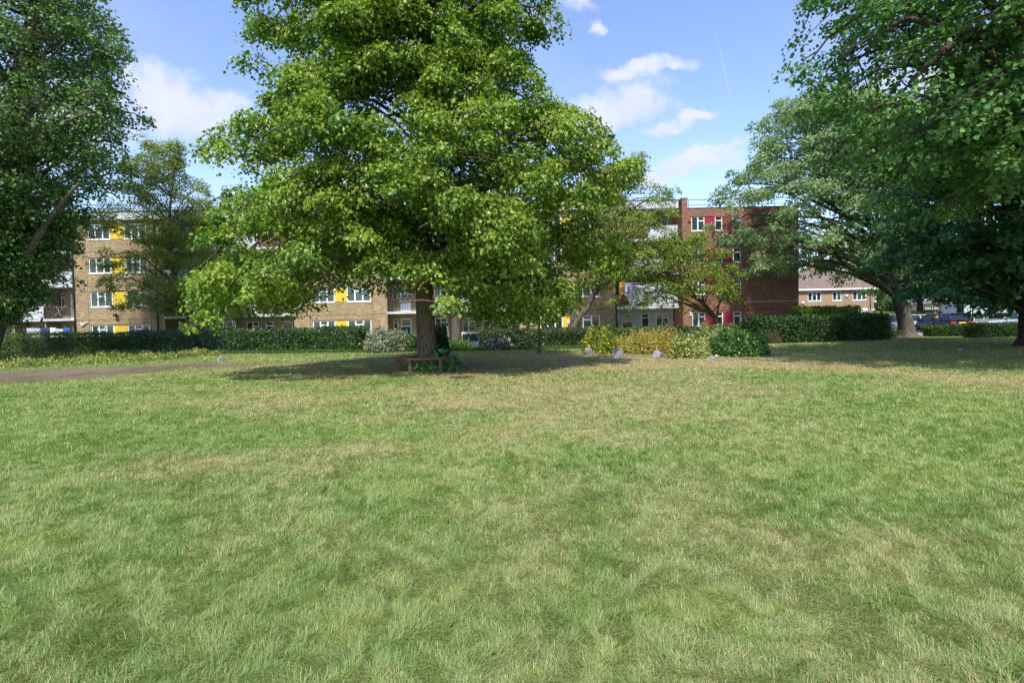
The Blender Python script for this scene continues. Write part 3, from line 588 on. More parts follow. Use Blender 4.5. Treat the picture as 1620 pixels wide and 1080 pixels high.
hedge('hedge', 'long evenly clipped dark green hedge at far left above the weeds', [pt(-700, 41), pt(-200, 40), pt(60, 39.6), pt(215, 39)], 1.5, 1.42, 42000, .1, PG, HG)
hedge('hedge', 'looser bluish green hedge in front of the forked tree, left of the lime', [pt(217, 38.9), pt(300, 38.2), pt(372, 37.4)], 1.4, 1.4, 13000, .12, ((.025, .07, .03), (.075, .15, .06)), HG, mix=.05, mixc=(.3, .36, .3), rough=.16)
hedge('hedge', 'bushy mid green hedge between the loose hedge and the grey variegated shrub', [pt(374, 37.3), pt(470, 36.2), pt(575, 35.4)], 1.4, 1.38, 17000, .12, ((.022, .062, .014), (.07, .145, .028)), HG, mix=.03, mixc=(.34, .32, .3), rough=.15)
hedge('hedge', 'low clipped hedge behind the sapling with pink white flowers at one end', [pt(762, 34.6), pt(860, 34.4), pt(965, 34.6)], 1.2, 1.12, 15000, .1, ((.03, .065, .018), (.085, .14, .035)), HG, mix=.02, mixc=(.5, .42, .46))
hedge('hedge', 'low green hedge running behind the yellow flower bed', [pt(968, 36.6), pt(1080, 36.6), pt(1185, 36.4)], 1.2, 1.0, 12000, .11, ((.035, .075, .016), (.1, .16, .03)), HG)
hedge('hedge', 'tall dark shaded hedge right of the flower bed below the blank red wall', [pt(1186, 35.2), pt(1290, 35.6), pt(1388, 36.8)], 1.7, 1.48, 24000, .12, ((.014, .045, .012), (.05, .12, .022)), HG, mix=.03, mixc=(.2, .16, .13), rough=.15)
hedge('hedge', 'bright yellow green hedge showing above the dark hedge by the tan house', [pt(1262, 41.5), pt(1350, 42)], 1.6, 2.15, 9000, .13, ((.11, .21, .02), (.24, .34, .03)), HG, rough=.15)
hedge('hedge', 'long pale golden hedge line behind the grey parked cars', [pt(1355, 53), pt(1480, 53)], 1.4, 1.75, 8000, .14, ((.12, .18, .03), (.22, .27, .05)), HG)
hedge('hedge', 'short rounded low hedge in front of the dark blue car', [pt(1467, 40.2), pt(1500, 40.0), pt(1529, 39.8)], 1.1, .68, 9000, .09, ((.016, .05, .01), (.075, .16, .022)), HG)
hedge('hedge', 'low boxy hedge in front of the silver car left of the right edge trunk', [pt(1533, 37.2), pt(1570, 37), pt(1640, 36.8)], 1.1, .84, 11000, .09, ((.014, .045, .01), (.06, .14, .02)), HG)
hedge('hedge', 'dark hedge line far behind the silver car', [pt(1535, 49.5), pt(1700, 49.5)], 1.2, 1.4, 6000, .13, ((.02, .05, .015), (.06, .12, .025)), HG)

def shrub(name, label, px, py, D, wpx, hpx, n, size, pal, mix=None, mixc=None, asp=.6, spiky=0, depth=.8, cat='shrub'):
    b = gx(px, D); s = FPX/D; rx = wpx/s/2; h = hpx/s; root = thing(name, (b, D, 0), label, cat)
    blobs = [(0, 0, rx*.75, h*.8)]
    for k in range(13):
        a = k*2.4+px; q_ = random.uniform(.35, .78); blobs.append((math.cos(a)*rx*q_, math.sin(a)*rx*q_*depth, rx*random.uniform(.2, .42), h*random.uniform(.5, 1.12)*(1.15-.5*q_)))
    k = rng.integers(0, len(blobs), n); B = np.array(blobs)[k]; u = unit(rng.normal(size=(n, 3))); u[:, 2] = abs(u[:, 2])
    rr = (.66+.34*rng.random(n)+.38*(rng.random(n)>.88)*rng.random(n)**2)*(1+.16*np.sin(u[:, 0]*7+B[:, 0]*9)*np.cos(u[:, 2]*8))
    P = np.stack([b+B[:, 0]+u[:, 0]*B[:, 2]*rr, D+B[:, 1]+u[:, 1]*B[:, 2]*rr*depth, .03+u[:, 2]*B[:, 3]*rr], -1)
    P[:, 2] *= (1+rng.normal(0, .04, n))
    P += rng.normal(0, .05, P.shape); P[:, 2] = np.abs(P[:, 2])
    V, F, c = leafset(P, unit(u+np.array((0, 0, .3))), size*1.45, pal, asp, mix, mixc)
    if spiky:
        m_ = int(n*spiky); kk = rng.integers(0, n, m_); P2 = P[kk]; P2[:, 2] *= rng.uniform(.5, 1, m_); A = unit(rng.normal(size=(m_, 3))*.35+np.array((0, 0, 1.))); L = h*rng.uniform(.25, .5, m_)
        V2, F2 = leaves(P2, A, unit(rng.normal(size=(m_, 3))), L, np.full(m_, .022+.0*L)); c2 = np.repeat(np.tile(np.array((mixc,)), (m_, 1)), 4, 0)
        F = np.concatenate([F, F2+len(V)]); V = np.concatenate([V, V2]); c = np.concatenate([c, c2])
    st = MB()
    for k_ in range(14):
        a = k_*2.4; st.tube([(b+.1*math.cos(a), D+.1*math.sin(a), -.02), (b+.35*rx*math.cos(a), D+.35*rx*math.sin(a)*depth, h*.45), (b+.7*rx*math.cos(a), D+.7*rx*math.sin(a)*depth, h*.72)], [.018, .013, .006], 5)
    st.build('stems', twig, root); link('foliage', fast('foliage', V, F, L_hedge, c), root); return root
shrub('variegated_shrub', 'rounded silvery grey variegated shrub just left of the lime trunk', 615, 556, 34.3, 98, 38, 17000, .085, ((.16, .19, .12), (.36, .38, .27)), .25, (.05, .09, .04))
shrub('shrub', 'small green bush squeezed between silvery shrub and lime trunk', 652, 555, 33.8, 34, 30, 3500, .1, ((.03, .09, .025), (.08, .17, .05)))
shrub('shrub', 'tall narrow dark evergreen bush directly behind the right side of the lime trunk', 699, 560, 30, 26, 52, 5000, .09, ((.012, .04, .01), (.035, .09, .018)), depth=1)
shrub('shrub', 'pink white flowering low bush at the left end of the low hedge', 785, 555, 33.4, 50, 20, 3800, .09, ((.04, .08, .03), (.1, .15, .06)), .4, (.52, .44, .50))
shrub('shrub', 'grass tuft growing at the foot of the bare trunk behind the lime', 722, 557, 34.8, 46, 14, 2200, .16, ((.05, .13, .02), (.13, .24, .04)), asp=.18)
shrub('golden_shrub', 'tall yellow green bush at the left end of the flower bed', 950, 560, 27.6, 66, 48, 9000, .085, ((.16, .21, .02), (.40, .42, .05)), .12, (.05, .11, .02), spiky=.03)
shrub('flowering_shrub', 'low golden yellow plants spilling over the two left rocks', 978, 556, 28.6, 84, 30, 7000, .08, ((.26, .26, .04), (.46, .43, .12)), .15, (.08, .13, .03), asp=.35, spiky=.05)
shrub('flowering_shrub', 'mass of golden yellow and rusty plants in the middle of the bed', 1035, 556, 27.2, 112, 36, 11000, .085, ((.30, .28, .04), (.50, .46, .12)), .10, (.36, .18, .03), asp=.35, spiky=.05)
shrub('flowering_shrub', 'feathery cream tipped grasses rising behind the middle of the bed', 1060, 548, 29.5, 150, 38, 8000, .1, ((.12, .15, .04), (.34, .33, .15)), .2, (.10, .14, .04), asp=.22, spiky=.08)
shrub('euonymus_shrub', 'bright lemon green dome shaped bush at the front of the bed', 1092, 568, 23.4, 72, 34, 10000, .075, ((.16, .22, .03), (.48, .47, .16)), .22, (.07, .14, .03), asp=.6)
shrub('shrub', 'pale green and yellow bush behind the lemon green dome', 1132, 555, 27, 84, 46, 7000, .09, ((.08, .16, .03), (.3, .33, .09)), .1, (.4, .38, .2))
shrub('shrub', 'big dark green bush at the right end of the flower bed', 1165, 566, 23.8, 92, 45, 13000, .095, ((.035, .11, .025), (.11, .24, .05)), .03, (.5, .5, .2), asp=.55)
shrub('shrub', 'small bright yellow green weed clump in front of the left hedge', 130, 567, 35.2, 26, 16, 1500, .1, ((.12, .2, .02), (.3, .36, .04)))
shrub('shrub', 'green bushes between the dark hedge and the leaning maple trunk', 1398, 530, 39.5, 40, 20, 4500, .11, ((.05, .12, .02), (.16, .24, .04)), .06, (.5, .5, .45))
shrub('shrub', 'dead brown twiggy patch at the left end of the dark shaded hedge', 1215, 541, 34.3, 44, 26, 3000, .07, ((.10, .07, .045), (.24, .18, .12)), .35, (.03, .08, .02), asp=.2)
shrub('shrub', 'pale grey green bush in the front garden of the white house', 1543, 500, 56, 44, 16, 2600, .16, ((.12, .18, .1), (.3, .36, .25)))

# weeds strip left
n = 26000; px = rng.uniform(-250, 345, n); q = rng.random(n); yt = np.interp(px, [-300, 0, 330], [572, 566, 560]); yb_ = np.interp(px, [-300, 0, 150, 250, 345], [600, 583, 576, 571, 562])
py = yt+(yb_-yt)*q; Pw = np.array([tuple(gnd(a, b)) for a, b in zip(px, py)])
Pw += rng.normal(0, .12, Pw.shape)*np.array((1, 1, 0)); cl_ = fbm(Pw[:, 0], Pw[:, 1], 1.3, 3); Pw[:, 2] = rng.random(n)*(.04+.42*np.clip(cl_*1.8-.5, 0, 1))
V, F, c = leafset(Pw, np.tile(np.array((0, -.35, 1.)), (n, 1)), .12, ((.09, .15, .02), (.25, .30, .05)), .5, .12, (.36, .32, .12))
tag(link('weeds', fast('weeds', V, F, L_hedge, c)), 'yellowish ground cover weeds between the left hedge and the bare earth', 'weeds', kind='stuff')
# longer tufts along the hedge feet
n = 15000; px = rng.uniform(345, 965, n); px2 = np.array([v for v in px]); dd = np.interp(px2, [345, 575, 760, 965], [36.2, 34.2, 33.4, 33.5]); Pw = np.stack([(px2-810)/900*dd, dd-rng.random(n)*.7, rng.random(n)*.06], -1)
V, F = leaves(Pw, unit(rng.normal(size=(n, 3))*.5+np.array((0, 0, 1.))), unit(rng.normal(size=(n, 3))), .1+.14*rng.random(n), np.full(n, .03)); c = np.repeat(np.array(((.09, .16, .03),))*(.6+.9*rng.random((n, 1))), 4, 0)
tag(link('long_grass', fast('long_grass', V, F, L_grass, c)), 'longer uncut grass along the foot of the middle hedges', 'grass', kind='stuff')

# ---------------------------------------------------------------- rocks
import bmesh
def rock(px, py, wpx, hpx, label, sd, flat=.8, group='rocks round the flower bed'):
    g = gnd(px, py); s = FPX/g.y; bm = bmesh.new(); bmesh.ops.create_icosphere(bm, subdivisions=4, radius=1)
    rr = random.Random(sd); planes = [(Vector((rr.uniform(-1, 1), rr.uniform(-1, 1), rr.uniform(-.3, 1))).normalized(), rr.uniform(.42, .78)) for _ in range(11)]
    for v in bm.verts:
        p = v.co.normalized(); k = 1.0
        for nrm, d in planes:
            q = p.dot(nrm)
            if q > 0: k = min(k, d/q)
        v.co = p*k*(1+.02*math.sin(p.x*23+p.y*17+p.z*29))
        v.co.x *= wpx/s*.62; v.co.y *= wpx/s*.5; v.co.z = v.co.z*hpx/s*.85+hpx/s*.25
    me = bpy.data.meshes.new('rock'); bm.to_mesh(me); bm.free(); me.materials.append(stone); o = link('rock', me, loc=(g.x, g.y, 0)); tag(o, label, 'rock', group)
rock(930, 561, 24, 14, 'low rounded grey rock at the left end of the flower bed', 1)
rock(979, 566, 18, 18, 'tall pale angular rock, second from the left of the bed', 2)
rock(1042, 565, 24, 12, 'wide low grey rock standing alone on bare earth', 3)
rock(1127, 570, 14, 10, 'small pale rock between the lemon green dome and the dark bush', 4)
rock(1211, 561, 17, 12, 'whitish rock at the right end of the flower bed', 8)
rock(350, 570, 15, 9, 'small brown grey boulder on the grass by the left hedge', 6, group='rocks on the lawn')
rock(1519, 556, 15, 6, 'flat grey stone lying in the shade under the right trees', 7, group='rocks on the lawn')

# ---------------------------------------------------------------- tree bench with ivy
wood = pbr('weathered brown wood', (.10, .052, .03), .8, noise=(.20, .13, .085), nscale=14, bump=.5, bscale=25)
bench = thing('tree_bench', (bx, by, 0), 'brown timber hexagonal bench ringing the lime tree trunk, its posts bare', 'bench')
Ro, Ri, zs_ = 1.12, .74, .48
def hexp(r, k): a = R(60*k+4); return Vector((bx+r*math.cos(a)+.02, by+r*math.sin(a), 0))
for k in range(6):
    m_ = MB()
    for j, (r1, r2) in enumerate(((Ri, .5*(Ri+Ro)-.008), (.5*(Ri+Ro)+.008, Ro))):
        a0, a1 = hexp(r1, k), hexp(r1, k+1); b0, b1 = hexp(r2, k), hexp(r2, k+1); g_ = (a1-a0).normalized()*.004
        V = [a0+g_, a1-g_, b1-g_, b0+g_]; V = [Vector((p.x, p.y, zs_-.055+.003*j)) for p in V]+[Vector((p.x, p.y, zs_+.003*j)) for p in V]
        m_.add(V, [(3, 2, 1, 0), (4, 5, 6, 7), (0, 1, 5, 4), (1, 2, 6, 5), (2, 3, 7, 6), (3, 0, 4, 7)])
    m_.build('seat', wood, bench)
    p = hexp(.97, k); MB().box(-.055, .055, -.055, .055, -.02, zs_-.06).build('leg', wood, bench, loc=(p.x, p.y, 0), rot=(0, 0, R(60*k+4)))
    q = hexp(.97, k+1); MB().tube([(p.x, p.y, zs_-.09), (q.x, q.y, zs_-.09)], .028, 6).build('rail', wood, bench)
# broad ivy leaves
n = 620; a = rng.uniform(R(-118), R(-10), n); rr = .5+.50*rng.random(n)**.7; z = rng.random(n)*.34; rr = np.minimum(rr, .86)
P = np.stack([bx+.12+np.cos(a)*rr, by+np.sin(a)*rr, z+.02], -1)
n2 = 700; a2 = rng.uniform(R(-80), R(60), n2); r2 = .34+.28*rng.random(n2); P2 = np.stack([bx+.1+np.cos(a2)*r2, by+np.sin(a2)*r2, .1+rng.random(n2)*.62*(1-.6*rng.random(n2))], -1)
n3 = 45; P3 = np.stack([bx+.85+.25*rng.random(n3), by-.35+.5*rng.random(n3), .1+.4*rng.random(n3)], -1)
P = np.concatenate([P, P2, P3]); n = len(P); O = unit(P-np.array((bx, by, .1)))
A = unit(O*.5+rng.normal(size=(n, 3))*.5-np.array((0, 0, .3))); N = unit(O*.8+np.array((0, 0, .6))+rng.normal(size=(n, 3))*.35)
Ls = .10+.09*rng.random(n); S_ = np.cross(A, N); S_ = unit(S_); N = np.cross(S_, A)
pts6 = [(0, 0, 0), (.12, .42, .05), (.55, .46, .08), (1.0, 0, -.08), (.55, -.46, .08), (.12, -.42, .05)]
V = np.stack([P+Ls[:, None]*(A*a_+S_*b_+N*c_) for a_, b_, c_ in pts6], 1).reshape(-1, 3); o_ = np.arange(n)[:, None]*6
F = np.concatenate([o_+[0, 1, 2, 3], o_+[0, 3, 4, 5]], 0); c = np.repeat(np.array(((.085, .22, .055),))*(.45+1.0*rng.random((n, 1)))+rng.random((n, 1))*np.array((.02, .02, 0)), 6, 0)
iv = thing('ivy', (bx, by, 0), 'broad leaved ivy growing under and through the right half of the bench', 'ivy')
link('foliage', fast('foliage', V, F, L_hedge, c), iv)
m_ = MB()
for k in range(9):
    a = R(-115+k*18); m_.tube([(bx+.4*math.cos(a), by+.4*math.sin(a), 0), (bx+.7*math.cos(a), by+.7*math.sin(a), .22), (bx+.95*math.cos(a+.1), by+.95*math.sin(a+.1), .2)], [.014, .01, .005], 5)
m_.build('stems', twig, iv)

# ---------------------------------------------------------------- buildings
def zat(py, px, D): return EYE+(510-(px-810)*.021-py)*D/FPX
def wall(mb, x0, x1, z0, z1, y0, y1, holes, mi=0):
    zs = sorted({z0, z1, *[max(z0, min(z1, h[2])) for h in holes], *[max(z0, min(z1, h[3])) for h in holes]})
    for a, b in zip(zs, zs[1:]):
        if b-a < 1e-6: continue
        cur = x0
        for h in sorted(h for h in holes if h[2] < b-1e-6 and h[3] > a+1e-6):
            if h[0] > cur+1e-6: mb.box(cur, h[0], y0, y1, a, b, mi)
            cur = h[1]
        if cur < x1-1e-6: mb.box(cur, x1, y0, y1, a, b, mi)
def window(par, x0, x1, z0, z1, y, kind=3, openlight=False, fr=.075, mat=None, sill=True):
    f = MB(); d0, d1 = y+.05, y+.13; mat = mat or white
    f.box(x0, x1, d0, d1, z0, z0+fr); f.box(x0, x1, d0, d1, z1-fr, z1); f.box(x0, x0+fr, d0, d1, z0+fr, z1-fr); f.box(x1-fr, x1, d0, d1, z0+fr, z1-fr)
    mu = .10; w = x1-x0; cuts = {1: [], 2: [.5], 3: [.335, .665]}[kind if kind in (1, 2, 3) else 1]
    ed = [x0+fr]
    for c in cuts: f.box(x0+w*c-mu/2, x0+w*c+mu/2, d0-.006, d1-.006, z0+fr, z1-fr); ed += [x0+w*c-mu/2, x0+w*c+mu/2]
    ed.append(x1-fr); k = {1: 0, 2: 1, 3: 1}[kind if kind in (1, 2, 3) else 1]; zt = z0+(z1-z0)*.7
    f.box(ed[2*k], ed[2*k+1], d0-.003, d1-.003, zt-.045, zt+.045)
    if kind == 4: f.box(x0+fr, x1-fr, d0, d1, z0+fr, z0+(z1-z0)*.38)      # solid lower door panel
    if openlight:
        a, b = ed[2*k], ed[2*k+1]; oz = zt+.02
        for t0, t1 in (((a, d0-.02, z1-fr), (a, d0-.28, oz)), ((b, d0-.02, z1-fr), (b, d0-.28, oz)), ((a, d0-.28, oz), (b, d0-.28, oz))): f.tube([t0, t1], .03, 4)
    if sill: f.box(x0-.04, x1+.04, y-.045, y+.045, z0-.055, z0-.003)
    o = f.build('window', mat, par, loc=None)
    MB().box(x0+fr*.5, x1-fr*.5, y+.085, y+.095, z0+fr*.5, z1-fr*.5).build('pane', glass, o)
    return o
DY = 45.0; ST = 2.645
def fx(px): return at(px, 430, DY).x
block = thing('apartment_block', (fx(520), DY, 0), 'long four storey yellow brick block of flats with white balconies and yellow window panels', 'apartment block')
sections = [(-330, -185, None), (116.5, 258, (140.5, 176, 198, 233)), (463, 611, (492, 528, 547.5, 585)), (818, 974.5, (853, 889, 908, 948))]
ZT = 10.22
for (a, b, wn) in sections:
    X0, X1 = fx(a), fx(b); holes = []
    if wn is None: wn = (-300, -264, -242, -206)
    w0, w1, w2, w3 = [fx(q) for q in wn]
    for k in range(4):
        zt = 2.05+ST*k; holes += [(w0, w3, zt-1.2, zt)]
    mb = MB(); wall(mb, X0, X1, -.3, ZT, DY, DY+.34, holes); mb.box(X0, X1, DY+.36, DY+9, -.3, ZT-.02)
    mb.build('wall', yb, block)
    mb = MB()
    for z in (2.46, 5.13, 7.8): mb.box(X0+.02, X1-.02, DY-.006, DY+.01, z, z+.035)
    for x in (w0-.16, w3+.16): mb.box(x-.012, x+.012, DY-.005, DY+.01, .3, ZT-.1)
    mb.build('movement_joint', pbr('lead grey', (.07, .06, .055), .8), block)
    for k in range(4):
        zt = 2.05+ST*k; ol = (k*3+int(a)) % 4 == 0 or (k in (0, 3) and a < 200)
        window(block, w0, w1, zt-1.2, zt, DY, 3, ol); window(block, w2, w3, zt-1.2, zt, DY, 3, (k+int(b)) % 3 == 1)
        p = MB(); p.box(w1+.005, w2-.005, DY+.03, DY+.2, zt-1.17, zt-.01)
        for j in range(3): xx = w1+(w2-w1)*(j+.5)/3; p.box(xx-.012, xx+.012, DY+.022, DY+.035, zt-1.15, zt-.03)
        p.build('panel', yellowp, block)
        MB().box(w0-.05, w3+.05, DY-.012, DY+.02, zt+.004, zt+.07).build('lintel', pbr('lintel', (.16, .12, .08), .9), block)
def downpipe(x, par, y=DY, z1=ZT): MB().tube([(x, y-.07, -.1), (x, y-.07, z1)], .055, 8).build('drainpipe', darkm, par)
downpipe(fx(115.6)+.02, block); downpipe(fx(247), block); downpipe(fx(614), block); downpipe(fx(974), block)
bays = [(-185, 116.5, {1: [(-40, 68)], 2: [(64, 116)], 3: [(-40, 64)]}, 6), (258, 463, {1: [(305, 408)], 2: [(258, 310), (411, 463)], 3: [(308, 411)]}, 2), (611, 818, {1: [(688, 745)], 2: [(611, 663), (766, 818)], 3: [(663, 766)]}, 2), (974.5, 1073, {1: [(1025, 1073)], 2: [(996, 1050)], 3: [(1023, 1073)]}, 1)]
lath = pbr('terracotta railing', (.16, .075, .05), .8, noise=(.10, .05, .035))
for bi, (a, b, par, nf) in enumerate(bays):
    X0, X1 = fx(a), fx(b); wflat = (X1-X0)/nf; yb0 = DY+1.55
    holes = []; wins = []
    for f_ in range(4):
        z0 = ST*f_
        for k in range(nf):
            xa = X0+k*wflat
            def pos(u0, u1): return (xa+u0, xa+u1) if k % 2 == 0 else (xa+wflat-u1, xa+wflat-u0)
            W_ = [(pos(.12, .55), z0+.95, z0+2.1, 1), (pos(.72, 1.6), z0+.05, z0+2.1, 4), (pos(2.3, 2.95), z0+.95, z0+2.1, 1), (pos(3.5, 4.55), z0+.9, z0+2.1, 2)]
            for (p, q0, q1, kd) in W_:
                if p[1] < X1-.05 and p[0] > X0+.05: holes.append((p[0], p[1], q0, q1)); wins.append((p[0], p[1], q0, q1, kd))
    for f_ in range(4):
        mb = MB(); wall(mb, X0, X1, ST*f_-(.3 if f_ == 0 else 0), ST*(f_+1)-.19 if f_ < 3 else ZT, yb0, yb0+.3, [h for h in holes if ST*f_ <= h[2] < ST*(f_+1)])
        mb.build('back_wall', wpaint if (bi == 3 and f_ == 0) else yb, block)
    mb = MB(); mb.box(X0, X1, yb0+.45, DY+9, -.3, ZT-.02); mb.build('core', inner, block)
    for (p0, p1, q0, q1, kd) in wins: window(block, p0, p1, q0, q1, yb0, kd, sill=False)
    for k in range(1, nf):
        xx = X0+k*wflat; MB().box(xx-.06, xx+.06, DY+.1, yb0-.004, -.2, ZT-.01).build('party_wall', yb, block)
    for f_ in (1, 2, 3):
        z = ST*f_; sl_ = MB().box(X0+.02, X1-.02, DY-.12, yb0-.003, z-.18, z).build('balcony', wpaint, block)
        cur = X0+.05; gaps = []
        for (p0, p1) in par.get(f_, []):
            xa, xb = fx(p0)+.02, fx(p1)-.03; mb = MB(); mb.box(xa, xb, DY-.10, DY-.02, z+.03, z+.98)
            n_ = max(1, int((xb-xa)/1.3))
            for j in range(1, n_): xx = xa+(xb-xa)*j/n_; mb.box(xx-.012, xx+.012, DY-.108, DY-.09, z+.05, z+.96)
            mb.box(xa, xb, DY-.115, DY-.005, z+.982, z+1.02)
            mb.build('parapet', wpaint, sl_)
            if xa-cur > .4: gaps.append((cur, xa-.03))
            cur = xb+.03
        if X1-.05-cur > .4: gaps.append((cur, X1-.06))
        for (ga, gb) in gaps:
            mb = MB(); mb.box(ga, gb, DY-.09, DY-.05, z+.93, z+.98); mb.box(ga, gb, DY-.08, DY-.06, z+.08, z+.12)
            nb_ = int((gb-ga)/.13)
            for j in range(nb_+1): xx = ga+(gb-ga)*j/nb_; mb.box(xx-.011, xx+.011, DY-.078, DY-.062, z+.12, z+.93)
            mb.box(ga, gb, DY-.045, DY-.025, z+.05, z+.90) if (bi+f_) % 2 == 0 or bi == 3 else None
            mb.build('railing', lath if (bi+f_) % 2 == 0 or bi == 3 else darkm, sl_)
X0, X1 = fx(-330), fx(1073)
MB().box(X0, X1-.02, DY-.32, DY-.2, ZT+.02, 10.80).build('fascia', wpaint, block)
MB().box(X0, X1-.02, DY-.34, DY+9.2, 10.81, 10.92).build('roof', roofm, block)
MB().box(X0, X1-.04, DY-.19, DY+9, ZT+.02, 10.79).build('soffit', concrete, block)
mb = MB()
for x in np.arange(X0+1, X1, 3.1): mb.tube([(x, DY+.5, 10.9), (x, DY+.5, 11.62)], .022, 5)
for z in (11.25, 11.6): mb.tube([(X0+1, DY+.5, z), (X1-.4, DY+.5, z)], .022, 5)
mb.build('roof_rail', darkm, block)
mb = MB(); q = smooth_path([tuple(at(1000, 316, DY)), tuple(at(1030, 311.5, DY)), tuple(at(1052, 314, DY)), tuple(at(1067, 320, DY))], 10); mb.tube(q, .035, 6)
for p in q[1::3]: mb.tube([tuple(p), (p[0], p[1], 10.9)], .02, 5)
mb.build('roof_hoop', darkm, block)
# small wall fittings on the block
p = at(185, 498, DY); o = thing('wall_lamp', (p.x, DY, p.z), 'small black lamp fixed on the yellow brick above a ground floor window', 'lamp')
mb = MB(); mb.tube([(p.x, DY-.01, p.z), (p.x, DY-.16, p.z+.05)], .03, 6); mb.build('bracket', darkm, o)
mb = MB(); mb.tube([(p.x, DY-.13, p.z+.1), (p.x, DY-.17, p.z+.04), (p.x, DY-.22, p.z-.1)], [.07, .15, .17], 12); mb.build('lamp_shade', darkm, o)
p = at(133, 513, DY); mb = MB()
mb.tube(smooth_path([(p.x-.2, DY-.05, p.z-.16), (p.x-.08, DY-.07, p.z-.05), (p.x+.04, DY-.06, p.z+.02), (p.x+.1, DY-.05, p.z+.1)], 8), [.02, .05, .08, .09, .08, .06, .05, .02], 8)
mb.tube([(p.x-.02, DY-.05, p.z), (p.x+.16, DY-.08, p.z+.1), (p.x+.42, DY-.06, p.z+.17)], [.05, .05, .008], 6); mb.tube([(p.x-.05, DY-.05, p.z+.02), (p.x-.2, DY-.08, p.z+.1), (p.x-.26, DY-.06, p.z+.2)], [.04, .035, .008], 6)
tag(mb.build('wall_ornament', white), 'white bird shaped ornament on the brick left of the lowest left window', 'ornament')

p = at(899, 511, DY); sdh = thing('satellite_dish', (p.x, DY, p.z), 'small pale satellite dish on the yellow panel left of the ground floor window', 'satellite dish')
m_ = MB(); m_.tube([(p.x, DY+.02, p.z-.1), (p.x, DY-.16, p.z-.06), (p.x, DY-.2, p.z)], .02, 5); m_.build('bracket', darkm, sdh)
m_ = MB(); m_.tube([(p.x, DY-.2, p.z), (p.x+.02, DY-.23, p.z+.01), (p.x+.05, DY-.29, p.z+.03)], [.05, .17, .23], 16); m_.build('dish', pbr('dish grey', (.4, .42, .42), .5), sdh)

# red wing
DR = 46.0; SR = 2.56
def rx_(px): return at(px, 430, DR).x
wing = thing('brick_wing', (rx_(1168), DR, 0), 'four storey dark red brick end wing with crimson panels between white windows', 'apartment block')
X0, X1 = rx_(1073.5), rx_(1263.5); cols = [(1094.5, 1115.5, 2), (1132, 1143.5, 1), (1160, 1172.5, 1)]; holes = []
for k in range(4):
    zt = 2.1+SR*k; holes.append((rx_(1094.5), rx_(1172.5), zt-1.14, zt))
mb = MB(); wall(mb, X0+.42, X1, -.3, 10.42, DR, DR+.34, holes); mb.box(X0+.42, X1-.01, DR+.36, DR+10, -.3, 10.40); mb.box(X0+.42, X0+.8, DR+.34, DR+.36, -.3, 10.3); mb.build('wall', rb, wing)
MB().box(X0-.02, X0+.415, DY-.16, DR+10, -.3, 11.0).build('pilaster', rb, wing)
MB().box(X0-.06, X0+.45, DY-.20, DR+10.03, 11.004, 11.08).build('coping', concrete, wing)
MB().box(X0+.455, X1+.03, DR-.03, DR+10.04, 10.425, 10.49).build('coping', roofm, wing)
mb = MB()
for z in (2.22, 4.8, 7.36): mb.box(X0+.43, X1-.01, DR-.008, DR+.01, z, z+.05)
mb.build('movement_joint', pbr('lead grey', (.07, .06, .055), .8), wing)
for k in range(4):
    zt = 2.1+SR*k
    for i, (a, b, kd) in enumerate(cols):
        window(wing, rx_(a), rx_(b), zt-1.14, zt, DR, kd, False, fr=.07)
        if i < 2:
            xa, xb = rx_(b)+.005, rx_(cols[i+1][0])-.005; p = MB(); p.box(xa, xb, DR+.035, DR+.2, zt-1.12, zt-.01)
            for j in range(1, 4): xx = xa+(xb-xa)*j/4; p.box(xx-.01, xx+.01, DR+.028, DR+.04, zt-1.1, zt-.03)
            for j in range(1, 5): zz = zt-1.12+j*.22; p.box(xa+.02, xb-.02, DR+.031, DR+.038, zz-.008, zz+.008)
            p.build('panel', redp, wing)
mb = MB(); mb.tube([(rx_(1176), DR-.05, 2.86), (X1-.1, DR-.05, 2.86)], .02, 6); mb.build('pipe', white, wing)
mb = MB(); mb.tube([(X1-.15, DR+.3, 10.5), (X1-.15, DR+.3, 11.25)], .025, 6)
for x in np.arange(X0+1, X1, 1.75): mb.tube([(x, DR+.5, 10.48), (x, DR+.5, 11.25)], .022, 5)
for z in (10.8, 11.22): mb.tube([(X0+.6, DR+.5, z), (X1-.1, DR+.5, z)], .022, 5)
mb.build('roof_rail', darkm, wing)
for (px, py, lab) in ((1090, 348, 'small terracotta vent box beside the top red wing window'), (1091, 496.5, 'small white box on the red brick beside the lowest window')):
    p = at(px, py, DR); m_ = MB(); m_.box(p.x-.13, p.x+.13, DR-.09, DR, p.z-.15, p.z+.15); 
    for j in range(3): m_.box(p.x-.10, p.x+.10, DR-.105, DR-.09, p.z-.1+j*.08, p.z-.06+j*.08)
    tag(m_.build('vent_box', pbr('terracotta', (.4, .1, .05), .8) if py < 400 else white), lab, 'vent')
p = at(1176, 478, DR); m_ = MB(); m_.box(p.x-.05, p.x+.05, DR-.08, DR, p.z-.05, p.z+.05); m_.tube([(p.x, DR-.05, p.z), (p.x+.05, DR-.3, p.z-.06)], [.06, .075], 8); tag(m_.build('security_camera', darkm), 'small dark security camera at the left end of the thin white pipe', 'security camera')

